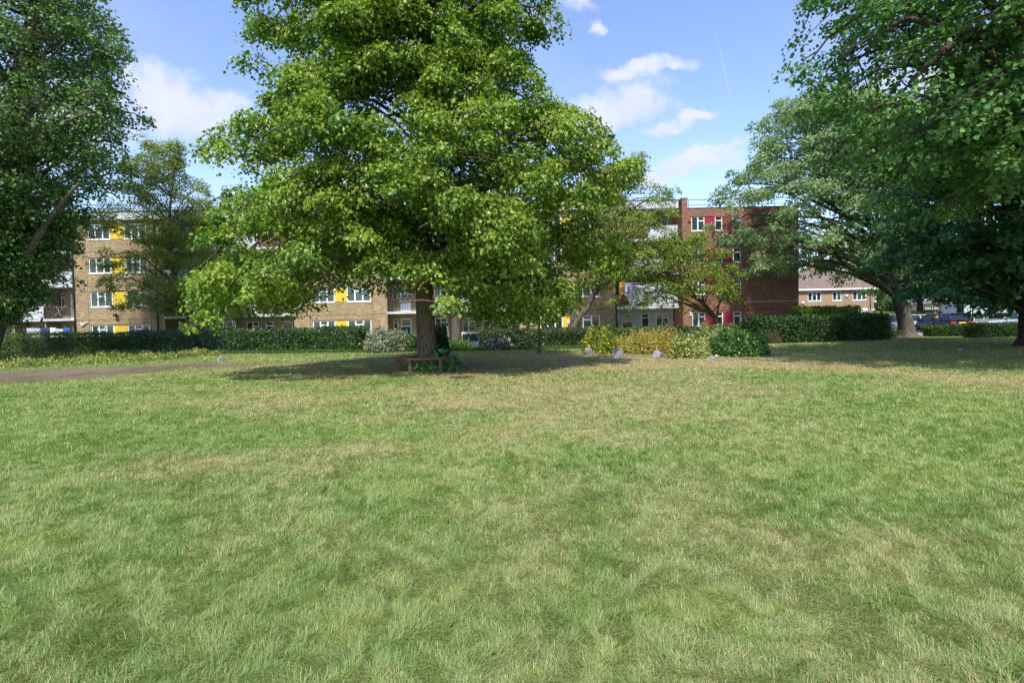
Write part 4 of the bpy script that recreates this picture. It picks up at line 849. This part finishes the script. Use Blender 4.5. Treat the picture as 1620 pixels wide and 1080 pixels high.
# laundry, ladder and garden bits
def cloth(name, pxs, D, mat, label, cat='laundry', wave=.05, group=None, nu=16, nv=14):
    """pxs: four corners tl,tr,br,bl in photo pixels"""
    tl, tr_, br, bl_ = [at(*q, D) for q in pxs]; V = []
    for j in range(nv+1):
        for i in range(nu+1):
            u, v = i/nu, j/nv; p = (tl*(1-u)+tr_*u)*(1-v)+(bl_*(1-u)+br*u)*v
            V.append((p.x+.01*math.sin(v*7), D+wave*math.sin(u*13+v*2.2)*(.3+v)+.3*wave*math.sin(u*31), p.z-.05*math.sin(u*math.pi*3)**2*v))
    F = [(j*(nu+1)+i, j*(nu+1)+i+1, (j+1)*(nu+1)+i+1, (j+1)*(nu+1)+i) for j in range(nv) for i in range(nu)]
    mb = MB(); mb.add(V, F, 0, True); o = mb.build(name, mat); md = o.modifiers.new('thick', 'SOLIDIFY'); md.thickness = .008; tag(o, label, cat, group); return o
def patmat(name, c1, c2, s, th=.55):
    m = bpy.data.materials.new(name); m.use_nodes = True; t = m.node_tree; b = t.nodes['Principled BSDF']; b.inputs['Roughness'].default_value = .9
    tc = nn(t, 'ShaderNodeTexCoord'); n = nn(t, 'ShaderNodeTexNoise'); n.inputs['Scale'].default_value = s; n.inputs['Detail'].default_value = 3; t.links.new(tc.outputs['Object'], n.inputs['Vector'])
    r = nn(t, 'ShaderNodeMapRange'); t.links.new(n.outputs[0], r.inputs[0]); r.inputs[1].default_value = th; r.inputs[2].default_value = th+.05
    x = nn(t, 'ShaderNodeMix', data_type='RGBA'); t.links.new(r.outputs[0], x.inputs[0]); x.inputs[6].default_value = (*c1, 1); x.inputs[7].default_value = (*c2, 1); t.links.new(x.outputs[2], b.inputs['Base Color']); return m
LG = 'washing hung on the right hand balcony'
cloth('bed_sheet', [(988, 447), (1021, 452), (1019, 478), (989, 466)], DY-.22, patmat('patterned sheet', (.68, .69, .80), (.12, .14, .25), 6), 'large white blue patterned sheet draped over the first floor balcony', 'laundry', .06)
cloth('bed_sheet', [(988, 465), (1021, 466), (1019, 474), (1000, 486)], DY-.25, patmat('patterned sheet lower', (.70, .71, .80), (.14, .16, .26), 6), 'lower fold of patterned sheet tapering to a corner below the rail', 'laundry', .04)
cloth('towel', [(980, 443), (989, 445), (987, 466), (979.5, 465)], DY+.25, pbr('orange cloth', (.55, .30, .06), .9), 'orange towel hanging left of the patterned sheet', 'laundry')
for k, (a, b, c_, nm) in enumerate(((1021, 1028, (.55, .6, .58), 'pale grey cloth hanging just right of the patterned sheet'), (1028.5, 1036, (.7, .72, .74), 'white cloth on the balcony line left of the blue one'), (1036.5, 1040, (.03, .18, .5), 'narrow blue cloth between the white cloths on the line'), (1040.5, 1045, (.7, .72, .75), 'small white cloth right of the narrow blue one'), (1051, 1056, (.03, .14, .35), 'dark blue cloth at right end of the balcony line'))):
    cloth('washing', [(a, 450.5), (b, 450.5), (b, 461+k % 2), (a, 461)], DY+.3, pbr('cloth %d' % k, c_, .9), nm, 'laundry', .03, LG, 8, 6)
MB().tube([tuple(at(978, 446.5, DY+.3)), tuple(at(1072, 449.5, DY+.3))], .012, 5).build('washing_line', white)['label'] = 'thin washing line strung across the first floor balcony'
bpy.data.objects['washing_line']['category'] = 'washing line'
for k, (a, b, t0, c_, nm) in enumerate(((42, 64, 519, (.30, .36, .42), 'wide grey blue sheet on the ground floor line at far left'), (65, 78, 518, (.02, .035, .12), 'navy blue clothes next to the grey blue sheet'), (79, 88, 518, (.62, .62, .66), 'white shirt hanging between navy and pale green cloth'), (88.5, 100, 520, (.38, .45, .40), 'pale green cloth hanging right of the white shirt'), (101, 111, 518, (.03, .09, .30), 'bright blue cloth hanging nearest the drainpipe'))):
    cloth('washing', [(a, t0), (b, t0+.5), (b, 538), (a, 538)], 43.6, pbr('line cloth %d' % k, c_, .9), nm, 'laundry', .04, 'washing on the ground floor line', 8, 6)
m_ = MB(); a, b = at(38, 518, 43.6), at(114, 518, 43.6); m_.tube([tuple(a), tuple(b)], .012, 5)
for q in (a, b): m_.tube([(q.x, q.y, -.02), (q.x, q.y, q.z+.1)], .03, 6)
tag(m_.build('clothes_line', darkm), 'clothes line on two posts behind the far left hedge', 'washing line')
# clothes airer on the left balcony
o = at(91, 505, DY+.5); z0 = ST; x = o.x; m_ = MB()
for s in (-1, 1):
    m_.tube([(x-.45, DY+.4, z0), (x+.35, DY+.9, z0+1.05)], .014, 5); m_.tube([(x+.45, DY+.4, z0), (x-.35, DY+.9, z0+1.05)], .014, 5)
for j in range(5): m_.tube([(x-.55, DY+.35+.13*j, z0+.95), (x+.55, DY+.35+.13*j, z0+.95)], .01, 4)
tag(m_.build('clothes_airer', white), 'folding clothes airer on the left first floor balcony', 'clothes airer')
# ladder
lad = thing('step_ladder', tuple(at(363, 560, 43.4)*0+Vector((fx(363), 43.4, 0))), 'white folding step ladder standing open behind the hedge', 'ladder')
xl, yl = at(363, 520, 43.4).x, 43.4; ztop = zat(508, 363, 43.4)
for s, nm in ((-1, 'front_frame'), (1, 'rear_frame')):
    m_ = MB(); xo = .62 if s > 0 else -.58
    for w in (-.22, .22): m_.tube([(xl+xo, yl+w, .03), (xl+s*.32, yl+w*.8, ztop)], .03, 5)
    for j in range(1, 8):
        f = j/8
        if s < 0 or j % 3 == 0: m_.tube([(xl+xo*(1-f)+s*.32*f, yl-.22*(1-.2*f), ztop*f), (xl+xo*(1-f)+s*.32*f, yl+.22*(1-.2*f), ztop*f)], .022, 4)
    m_.build(nm, white, lad)
m_ = MB(); m_.box(xl-.35, xl+.35, yl-.2, yl+.2, ztop-.02, ztop+.02); m_.tube([(xl-.45, yl-.2, ztop*.52), (xl+.47, yl-.2, ztop*.52)], .018, 5); m_.build('tread', white, lad)
# green panel with white plinth
g = thing('panel_fence', (at(748, 540, 40.2).x, 40.2, 0), 'dark green garden panel with white rail between bare trunk and low hedge', 'fence panel')
xa, xb = at(731, 540, 40.2).x, at(790, 540, 40.2).x
MB().box(xa, xb, 40.2, 40.25, .32, zat(527.5, 748, 40.2)).build('panel', greenp, g)
zt = zat(527.5, 748, 40.2); MB().box(xa-.02, xb, 40.17, 40.28, zt+.003, zt+.07).build('top_rail', white, g)
MB().box(xa, xb, 40.15, 40.32, -.02, .31).build('plinth', wpaint, g)
m_ = MB(); m_.box(xa+.05, xa+.17, 40.18, 40.26, zt+.073, zt+.14); m_.box(xa-.02, xa+.05, 40.16, 40.29, .0, zt+.12); m_.build('post', white, g)
g = thing('garden_gate', (at(705, 540, 40.4).x, 40.4, 0), 'black barred garden gate with white post behind the bare trunk', 'gate')
xa, xb = at(698, 540, 40.4).x, at(718, 540, 40.4).x; m_ = MB()
for j in range(9): x = xa+(xb-xa)*j/8; m_.tube([(x, 40.4, .08), (x, 40.4, 1.1)], .014, 5)
for z in (.12, .6, 1.08): m_.box(xa, xb, 40.385, 40.415, z-.02, z+.02)
m_.build('bars', darkm, g); xw = at(709, 540, 40.3).x; m_ = MB(); m_.box(xw-.045, xw+.045, 40.3, 40.37, 0, 1.25); m_.tube([(xw, 40.33, 1.25), (xw, 40.33, 1.36)], [.06, .02], 8); m_.build('post', white, g)

# tan brick house on the right
DH = 62.0
def hx(px): return at(px, 460, DH).x
house = thing('brick_house', (hx(1320), DH, 0), 'two storey tan brick house with brown tiled hipped roof and white windows', 'house')
X0, X1 = hx(1185), hx(1382.5); ze = 4.40; hw = [(1278, 1299.5, 3), (1317, 1331.5, 2), (1349, 1371, 3)]
holes = [(hx(a), hx(b), 3.22, 4.22) for a, b, _ in hw]+[(hx(a), hx(b), .8, 1.9) for a, b, _ in hw]
mb = MB(); wall(mb, X0, X1, -.2, ze-.05, DH, DH+.3, holes); mb.box(X0, X1, DH+.31, DH+8, -.2, ze-.05); mb.build('wall', tanb, house)
for (a, b, k) in hw:
    window(house, hx(a), hx(b), 3.22, 4.22, DH, k, fr=.09); window(house, hx(a), hx(b), .8, 1.9, DH, k, fr=.09)
MB().box(X0-.1, X1+.1, DH-.06, DH-.003, 2.12, 2.24).build('string_course', white, house)
MB().box(X0-.3, X1+.32, DH-.34, DH-.22, ze-.02, ze+.16).build('gutter', white, house)
MB().box(X0-.28, X1+.3, DH-.21, DH+8.2, ze-.045, ze+.02).build('soffit', white, house)
rt_ = bpy.data.materials.new('roof tiles'); rt_.use_nodes = True; t = rt_.node_tree; b = t.nodes['Principled BSDF']; b.inputs['Roughness'].default_value = .9
tc = nn(t, 'ShaderNodeTexCoord'); sp = nn(t, 'ShaderNodeSeparateXYZ'); t.links.new(tc.outputs['Object'], sp.inputs[0]); cb = nn(t, 'ShaderNodeCombineXYZ'); t.links.new(sp.outputs[0], cb.inputs[0]); t.links.new(sp.outputs[1], cb.inputs[1])
br = nn(t, 'ShaderNodeTexBrick'); t.links.new(cb.outputs[0], br.inputs['Vector']); br.inputs['Scale'].default_value = 1; br.inputs['Brick Width'].default_value = .3; br.inputs['Row Height'].default_value = .32; br.inputs['Mortar Size'].default_value = .02
br.inputs['Color1'].default_value = (.22, .16, .125, 1); br.inputs['Color2'].default_value = (.16, .115, .09, 1); br.inputs['Mortar'].default_value = (.09, .06, .05, 1); t.links.new(br.outputs[0], b.inputs['Base Color'])
zr_ = 6.9; xa, xb = X0-.3, X1+.32; ya, yb2 = DH-.25, DH+8.25; ym = (ya+yb2)/2; hip = 1.9
mb = MB(); mb.add([(xa, ya, ze+.05), (xb, ya, ze+.05), (xb, yb2, ze+.05), (xa, yb2, ze+.05), (xa+hip, ym, zr_), (xb-hip, ym, zr_)], [(0, 1, 5, 4), (1, 2, 5), (2, 3, 4, 5), (3, 0, 4), (0, 3, 2, 1)]); rf = mb.build('roof', rt_, house)
xc = hx(1316); mb = MB(); mb.box(xc-.45, xc+.45, ym-.4, ym+.4, zr_-.5, zr_+.75)
for s in (-.2, .2): mb.tube([(xc+s, ym, zr_+.7), (xc+s, ym, zr_+1.0)], .11, 8)
mb.build('chimney', tanb, rf); downpipe(hx(1376.5), house, DH, ze)
for px, py, lab in ((1339, 468, 'white round fitting between the middle and right house windows'), (1270, 479, 'small white light on the house wall near the red wing')):
    p = at(px, py, DH); m_ = MB(); m_.tube([(p.x, DH-.03, p.z), (p.x, DH-.14, p.z)], [.16, .12], 12); m_.tube([(p.x, DH-.002, p.z), (p.x, DH-.03, p.z)], .07, 8); tag(m_.build('wall_light', white), lab, 'wall light')
# far pale houses
def farhouse(name, label, a, b, D, ze, zr_, wm, rm, feats):
    X0, X1 = at(a, 490, D).x, at(b, 490, D).x; h = thing(name, ((X0+X1)/2, D, 0), label, 'house'); holes = []
    for (p, q, z0, z1, kd, mt) in feats: holes.append((at(p, 490, D).x, at(q, 490, D).x, z0, z1))
    mb = MB(); wall(mb, X0, X1, -.2, ze, D, D+.3, holes); mb.box(X0, X1, D+.31, D+7, -.2, ze); mb.build('wall', wm, h)
    mb = MB(); xm = (X0+X1)/2; V = [(X0-.3, D-.4, ze+.003), (X1+.3, D-.4, ze+.003), (xm, D-.4, zr_), (X0-.3, D+7.4, ze+.003), (X1+.3, D+7.4, ze+.003), (xm, D+7.4, zr_)]
    mb.add(V, [(0, 1, 2), (5, 4, 3), (0, 2, 5, 3), (2, 1, 4, 5), (1, 0, 3, 4)]); mb.build('roof', rm, h)
    for hh, (p, q, z0, z1, kd, mt) in zip(holes, feats):
        if mt is None: window(h, hh[0], hh[1], z0, z1, D, kd, fr=.1)
        else:
            m_ = MB(); m_.box(hh[0]+.01, hh[1]-.01, D+.06, D+.14, z0, z1-.01)
            for j in range(3): zz = z0+(z1-z0)*(j+.5)/3; m_.box(hh[0]+.12, hh[1]-.12, D+.045, D+.06, zz-.25, zz+.25)
            m_.build('door', mt, h)
farhouse('rendered_house', 'small pale house with orange door glimpsed above the blue car', 1464, 1517, 76, 2.95, 3.9, pbr('cream render', (.44, .39, .32), .8, noise=(.36, .32, .27)), pbr('far roof', (.2, .19, .18), .9), [(1486, 1493.5, .3, 2.6, 4, pbr('orange door', (.62, .12, .02), .5)), (1495, 1504, .3, 2.7, 4, pbr('pale blue door', (.45, .60, .66), .5)), (1471, 1480, 1.2, 2.5, 2, None)])
farhouse('white_house', 'pale blue and white house glimpsed behind the leaning small trunk', 1525, 1600, 72, 3.2, 4.4, pbr('pale blue render', (.32, .40, .52), .8, noise=(.40, .46, .55)), pbr('far roof', (.2, .19, .18), .9), [(1533, 1541, 1.0, 2.9, 2, None), (1565, 1569, .3, 2.9, 4, pbr('white door', (.75, .76, .78), .5)), (1572, 1577, .6, 2.9, 1, None), (1583, 1590, .8, 2.6, 2, None)])

# ---------------------------------------------------------------- cars and street things
tyre = pbr('tyre rubber', (.02, .02, .02), .8); rim = pbr('wheel alloy', (.45, .46, .48), .35, .8); carglass = pbr('car glass', (.012, .02, .022), .04); lampr = pbr('tail lamp red', (.45, .01, .015), .2); lampw = pbr('lamp clear', (.6, .6, .62), .1); platey = pbr('yellow plate', (.8, .5, .02), .5); platew = pbr('white plate', (.7, .7, .7), .5); trim = pbr('black trim', (.015, .015, .016), .6)
def car(label, px, D, yaw, L, H, col, group='cars in the car park', belt=.93, hood=.84, estate=True, w=.89):
    """yaw: direction of the nose, degrees anticlockwise from +X; px: centre"""
    x, y = at(px, 510, D).x, D; root = thing('parked_car', (x, y, .15), label, 'car', group); root.rotation_euler = (0, 0, R(yaw)); BASE[root] = Vector((0, 0, 0))
    paint = pbr('car paint '+str(col), col, .28, .35, coat=1.0)
    st = [(0, .50, .62, .86), (.03, .28, .93, .95), (.12, .20, .97, 1), (.5, .18, 1.0, 1), (.62, .18, 1.0, 1), (.72, .19, .985, 1), (.80, .20, None, .99), (.93, .22, None, .95), (.985, .28, None, .84), (1, .42, None, .72)]
    V = []; n = None
    for (f, zb, hk, wk) in st:
        X = -L/2+L*f; top = belt*(hk if hk else 1)
        if f >= .72: top = np.interp(f, [.72, .80, .93, .985, 1], [belt, hood+.05, hood-.04, hood-.16, hood-.25])
        W_ = w*wk; sec = [(0, zb), (-W_*.86, zb), (-W_*.97, zb+.10), (-W_, (zb+top)*.5+.02), (-W_*.965, top-.10), (-W_*.88, top-.02), (-W_*.5, top+.015), (0, top+.025)]
        sec = sec+[(-a, z) for a, z in sec[-2:0:-1]]; n = len(sec); V += [(X, a, z) for a, z in sec]
    F = [(i*n+k, i*n+(k+1) % n, (i+1)*n+(k+1) % n, (i+1)*n+k) for i in range(len(st)-1) for k in range(n)]+[tuple(range(n)), tuple(range(len(V)-1, len(V)-n-1, -1))]
    mb = MB(); mb.add(V, F, 0, True); body = mb.build('body', paint, root); md = body.modifiers.new('s', 'SUBSURF'); md.levels = md.render_levels = 2
    xr0, xr1, xf0, xf1 = -L/2+.10, -L/2+(.42 if estate else .75), L*.06+.05, L*.245
    def ghs(x0, x1, zz, ww): return [(x0, -ww, zz), (x1, -ww, zz), (x1, ww, zz), (x0, ww, zz)]
    V = ghs(xr0, xf1, belt-.03, w*.90)+ghs(xr1, xf0, H-.05, w*.68); mb = MB(); mb.add(V, [(0, 1, 5, 4), (1, 2, 6, 5), (2, 3, 7, 6), (3, 0, 4, 7), (4, 5, 6, 7)]); mb.build('window', carglass, root)
    mb = MB(); V = ghs(xr1-.06, xf0+.05, H-.052, w*.70)+ghs(xr1, xf0-.02, H, w*.60); mb.add(V, [(0, 1, 5, 4), (1, 2, 6, 5), (2, 3, 7, 6), (3, 0, 4, 7), (4, 5, 6, 7), (3, 2, 1, 0)], 0); mb.build('roof', paint, root)
    mb = MB()
    for s in (-1, 1):
        for (a, b) in (((xr0+.01, s*w*.905, belt-.04), (xr1, s*w*.69, H-.045)), ((xf1, s*w*.90, belt-.04), (xf0, s*w*.69, H-.045)), ((-.18, s*w*.915, belt-.03), (-.2, s*w*.70, H-.045)), ((-L*.27, s*w*.915, belt-.03), (-L*.245, s*w*.70, H-.045))): mb.tube([a, b], .045, 6)
    mb.build('pillar', paint, root)
    if estate: MB().box(xr1-.14, xr1-.02, -w*.6, w*.6, H-.05, H-.02).build('spoiler', paint, root)
    for sx in (-L/2+.78, L/2-.84):
        for s in (-1, 1):
            m_ = MB(); m_.tube([(0, -.10*s, 0), (0, -.09*s, 0), (0, .09*s, 0), (0, .10*s, 0)], [.28, .32, .32, .28], 22); wh = m_.build('wheel', tyre, root, loc=(sx, s*(w-.06), .32))
            m_ = MB(); m_.tube([(0, .085*s, 0), (0, .108*s, 0)], [.21, .19], 16); BASE[wh] = Vector((0, 0, 0)); r_ = m_.build('rim', rim, wh, loc=(0, 0, 0))
            for s2 in ():
                pass
    for s in (-1, 1):
        m_ = MB(); m_.box(-L/2-.015, -L/2+.30, min(s*w*.55, s*w*.955), max(s*w*.55, s*w*.955), belt-.28, belt-.1); o_ = m_.build('tail_light', lampr, root); b_ = o_.modifiers.new('b', 'BEVEL'); b_.width = .04; b_.segments = 3
        m_ = MB(); m_.box(L/2-.32, L/2-.06, min(s*w*.5, s*w*.86), max(s*w*.5, s*w*.86), hood-.24, hood-.09); o_ = m_.build('headlight', lampw, root); b_ = o_.modifiers.new('b', 'BEVEL'); b_.width = .04; b_.segments = 3
        m_ = MB(); m_.tube([(xf1-.22, s*w*.9, belt+.02), (xf1-.24, s*(w+.06), belt+.06)], .025, 6); m_.box(xf1-.32, xf1-.18, min(s*(w+.03), s*(w+.2)), max(s*(w+.03), s*(w+.2)), belt, belt+.13); m_.build('mirror', paint, root)
        m_ = MB(); m_.box(-L*.02, L*.04, min(s*w*.99, s*(w+.02)), max(s*w*.99, s*(w+.02)), belt-.16, belt-.12); m_.build('door_handle', paint, root)
    MB().box(-L/2-.035, -L/2+.03, -.26, .26, belt-.27, belt-.15).build('number_plate', platey, root)
    MB().box(-L/2-.02, -L/2+.12, -w*.86, w*.86, .30, .48).build('bumper', paint, root)
    MB().box(-L/2-.028, -L/2+.1, -w*.8, w*.8, .25, .296).build('bumper_trim', trim, root)
    return root
car('dark blue estate car parked tail towards the lawn, yellow plate and red lamps showing', 1485, 45.3, 92, 4.55, 1.47, (.012, .02, .085))
car('silver saloon car side on at right, partly behind the right edge trunk', 1594, 45.2, 180, 4.4, 1.44, (.42, .45, .47), estate=False)
car('grey blue hatchback with red and white tail lamp above the dark hedge end', 1377, 47, 168, 3.9, 1.46, (.16, .22, .27), estate=True)
car('silver hatchback mostly hidden behind the leaning maple trunk', 1428, 47.5, 172, 3.9, 1.4, (.50, .54, .58), estate=True)
# white van beyond
van = thing('parked_van', (at(1349, 500, 57).x, 57, .02), 'white van just visible above the bright hedge beside the slim black post', 'van'); BASE[van] = Vector((0, 0, 0)); wv = pbr('van white', (.75, .77, .8), .3)
m_ = MB(); m_.prism([(-2.4, .35), (2.2, .35), (2.45, .6), (2.4, 1.05), (1.75, 1.2), (1.1, 2.15), (.8, 2.26), (-2.3, 2.28), (-2.42, 2.1)], -.95, .95); o_ = m_.build('body', wv, van, loc=(0, 0, 0)); bb_ = o_.modifiers.new('b', 'BEVEL'); bb_.width = .07; bb_.segments = 3
for s in (-1, 1):
    m_ = MB(); m_.prism([(.35, 1.25), (1.5, 1.25), (1.05, 1.95), (.35, 1.95)], .95*s, .96*s); m_.build('window', carglass, van, loc=(0, 0, 0))
    for xx in (-1.55, 1.5): m_ = MB(); m_.tube([(0, -.1, 0), (0, .1, 0)], .34, 18); m_.build('wheel', tyre, van, loc=(xx, s*.87, .34))
m_ = MB(); m_.add([(1.74, -.8, 1.25), (1.74, .8, 1.25), (1.16, .72, 2.08), (1.16, -.72, 2.08)], [(0, 1, 2, 3)]); m_.build('windscreen', carglass, van, loc=(.03, 0, .02))

p = at(1354, 498, 43.5); m_ = MB(); m_.tube([(p.x, 43.5, 0), (p.x, 43.5, 1.5)], .04, 8); pg = thing('sign_post', (p.x, 43.5, 0), 'slim black edge on sign rising above the dark hedge near the house', 'sign'); m_.build('post', darkm, pg)
m_ = MB(); m_.prism([(p.x-.10, 1.5), (p.x+.13, 1.5), (p.x+.13, 2.15), (p.x+.04, 2.32), (p.x-.06, 2.2), (p.x-.10, 2.0)], 43.4, 43.6); m_.build('sign_plate', darkm, pg)
p = at(1604, 470.5, 50); rs = thing('road_sign', (p.x, 50, 0), 'round blue road sign on a post half hidden by dark leaves', 'sign')
m_ = MB(); m_.tube([(p.x, 50.05, 0), (p.x, 50.05, p.z+.25)], .035, 8); m_.build('post', pbr('galvanised', (.35, .36, .37), .5, .6), rs)
m_ = MB(); m_.tube([(p.x, 49.98, p.z), (p.x, 50.01, p.z)], .25, 24); m_.build('sign_plate', pbr('sign blue', (.02, .12, .5), .4), rs)
# low rail, railings
m_ = MB(); a, b = at(1392, 522.5, 38.3), at(1431, 522.5, 38.3)
m_.box(a.x, b.x, 38.27, 38.33, .47, .52)
for i in range(4): x = a.x+(b.x-a.x)*i/3; m_.box(x-.025, x+.025, 38.275, 38.325, 0, .467)
tag(m_.build('low_rail', pbr('pale timber', (.25, .25, .22), .9)), 'low pale timber rail between the dark hedge and leaning maple', 'rail')
m_ = MB(); a, b = at(1541, 510, 48.2), at(1572, 510, 48.2)
for i in range(22): x = a.x+(b.x-a.x)*i/21; m_.tube([(x, 48.2, .1), (x, 48.2, 1.08)], .012, 5)
for z in (.14, 1.06): m_.tube([(a.x, 48.2, z), (b.x, 48.2, z)], .02, 5)
for x in (a.x, (a.x+b.x)/2, b.x): m_.tube([(x, 48.2, 0), (x, 48.2, 1.2)], .035, 6)
tag(m_.build('railings', pbr('grey railings', (.38, .41, .40), .5)), 'grey metal railings between the blue and silver cars', 'railings')

# ---------------------------------------------------------------- person beside the blue car
def skinned(name, pts, edges, mat, parent, sub=2):
    me = bpy.data.meshes.new(name); me.from_pydata([p[:3] for p in pts], edges, []); me.materials.append(mat); o = bpy.data.objects.new(name, me); C.objects.link(o)
    if parent: o.parent = parent
    s = o.modifiers.new('skin', 'SKIN'); 
    for i, p in enumerate(pts): me.skin_vertices[0].data[i].radius = (p[3], p[4] if len(p) > 4 else p[3])
    me.skin_vertices[0].data[0].use_root = True; s.use_smooth_shade = True
    q = o.modifiers.new('sub', 'SUBSURF'); q.levels = q.render_levels = sub; return o
skinm = pbr('skin', (.24, .13, .09), .6); hair = pbr('dark hair', (.02, .013, .01), .8); black = pbr('black cloth', (.012, .012, .018), .9); lime_ = pbr('lime cloth', (.22, .34, .05), .9)
pp = at(1480, 500, 42.3); per = thing('person', (pp.x, 42.3, .14), 'person in dark clothes with lime green vest standing by the blue car', 'person'); per.rotation_euler = (0, 0, R(25))
B = [(0, 0, .95, .12, .08), (0, 0, 1.15, .11, .08), (0, .01, 1.38, .12, .08), (0, .02, 1.49, .06), (0, .03, 1.57, .06), (0, .04, 1.64, .085, .095), (0, .045, 1.73, .075, .085),
     (.18, .01, 1.42, .055), (.24, .03, 1.14, .042), (.22, .16, .93, .032), (.22, .20, .86, .036, .02), (-.18, .01, 1.42, .055), (-.24, .03, 1.14, .042), (-.23, .14, .92, .032), (-.23, .18, .85, .036, .02),
     (.10, 0, .86, .09), (.11, .02, .48, .06), (.11, -.02, .09, .042), (.12, .13, .04, .04, .03), (-.10, 0, .86, .09), (-.12, .03, .48, .06), (-.12, -.02, .09, .042), (-.13, .13, .04, .04, .03)]
E = [(0, 1), (1, 2), (2, 3), (3, 4), (4, 5), (5, 6), (2, 7), (7, 8), (8, 9), (9, 10), (2, 11), (11, 12), (12, 13), (13, 14), (0, 15), (15, 16), (16, 17), (17, 18), (0, 19), (19, 20), (20, 21), (21, 22)]
for hnd, sx in ((10, 1), (14, -1)):
    hx_, hy, hz = B[hnd][:3]
    for f, (dx, dy, l) in enumerate(((-.027, .012, .075), (-.009, .018, .085), (.009, .018, .08), (.026, .012, .065), (-.04, .03, .05))):
        i = len(B); B += [(hx_+dx, hy+dy, hz-.03, .009), (hx_+dx*1.1, hy+dy+.012, hz-.03-l*.6, .008), (hx_+dx*1.1, hy+dy+.0, hz-.03-l, .006)]; E += [(hnd, i), (i, i+1), (i+1, i+2)]
skinned('body', B, E, skinm, per)
skinned('trousers', [(0, 0, 1.12, .15, .12), (0, 0, .98, .17, .13), (.10, 0, .84, .105), (.11, .02, .48, .08), (.11, -.02, .12, .065), (-.10, 0, .84, .105), (-.12, .03, .48, .08), (-.12, -.02, .12, .065)], [(0, 1), (1, 2), (2, 3), (3, 4), (1, 5), (5, 6), (6, 7)], black, per)
skinned('jacket', [(0, 0, .86, .21, .16), (0, 0, 1.2, .20, .15), (0, .01, 1.38, .21, .15), (.18, .01, 1.41, .095), (.24, .03, 1.14, .08), (.225, .155, .93, .065), (-.18, .01, 1.41, .095), (-.24, .03, 1.14, .08), (-.23, .135, .92, .065), (0, .015, 1.46, .09, .08)], [(0, 1), (1, 2), (2, 3), (3, 4), (4, 5), (2, 6), (6, 7), (7, 8), (2, 9)], black, per)
skinned('vest', [(0, 0, 1.04, .215, .165), (0, 0, 1.2, .21, .16), (0, .01, 1.36, .215, .16)], [(0, 1), (1, 2)], lime_, per)
skinned('hair', [(0, -.02, 1.60, .07, .07), (0, -.005, 1.69, .092, .095), (0, .02, 1.765, .09, .09)], [(0, 1), (1, 2)], hair, per)
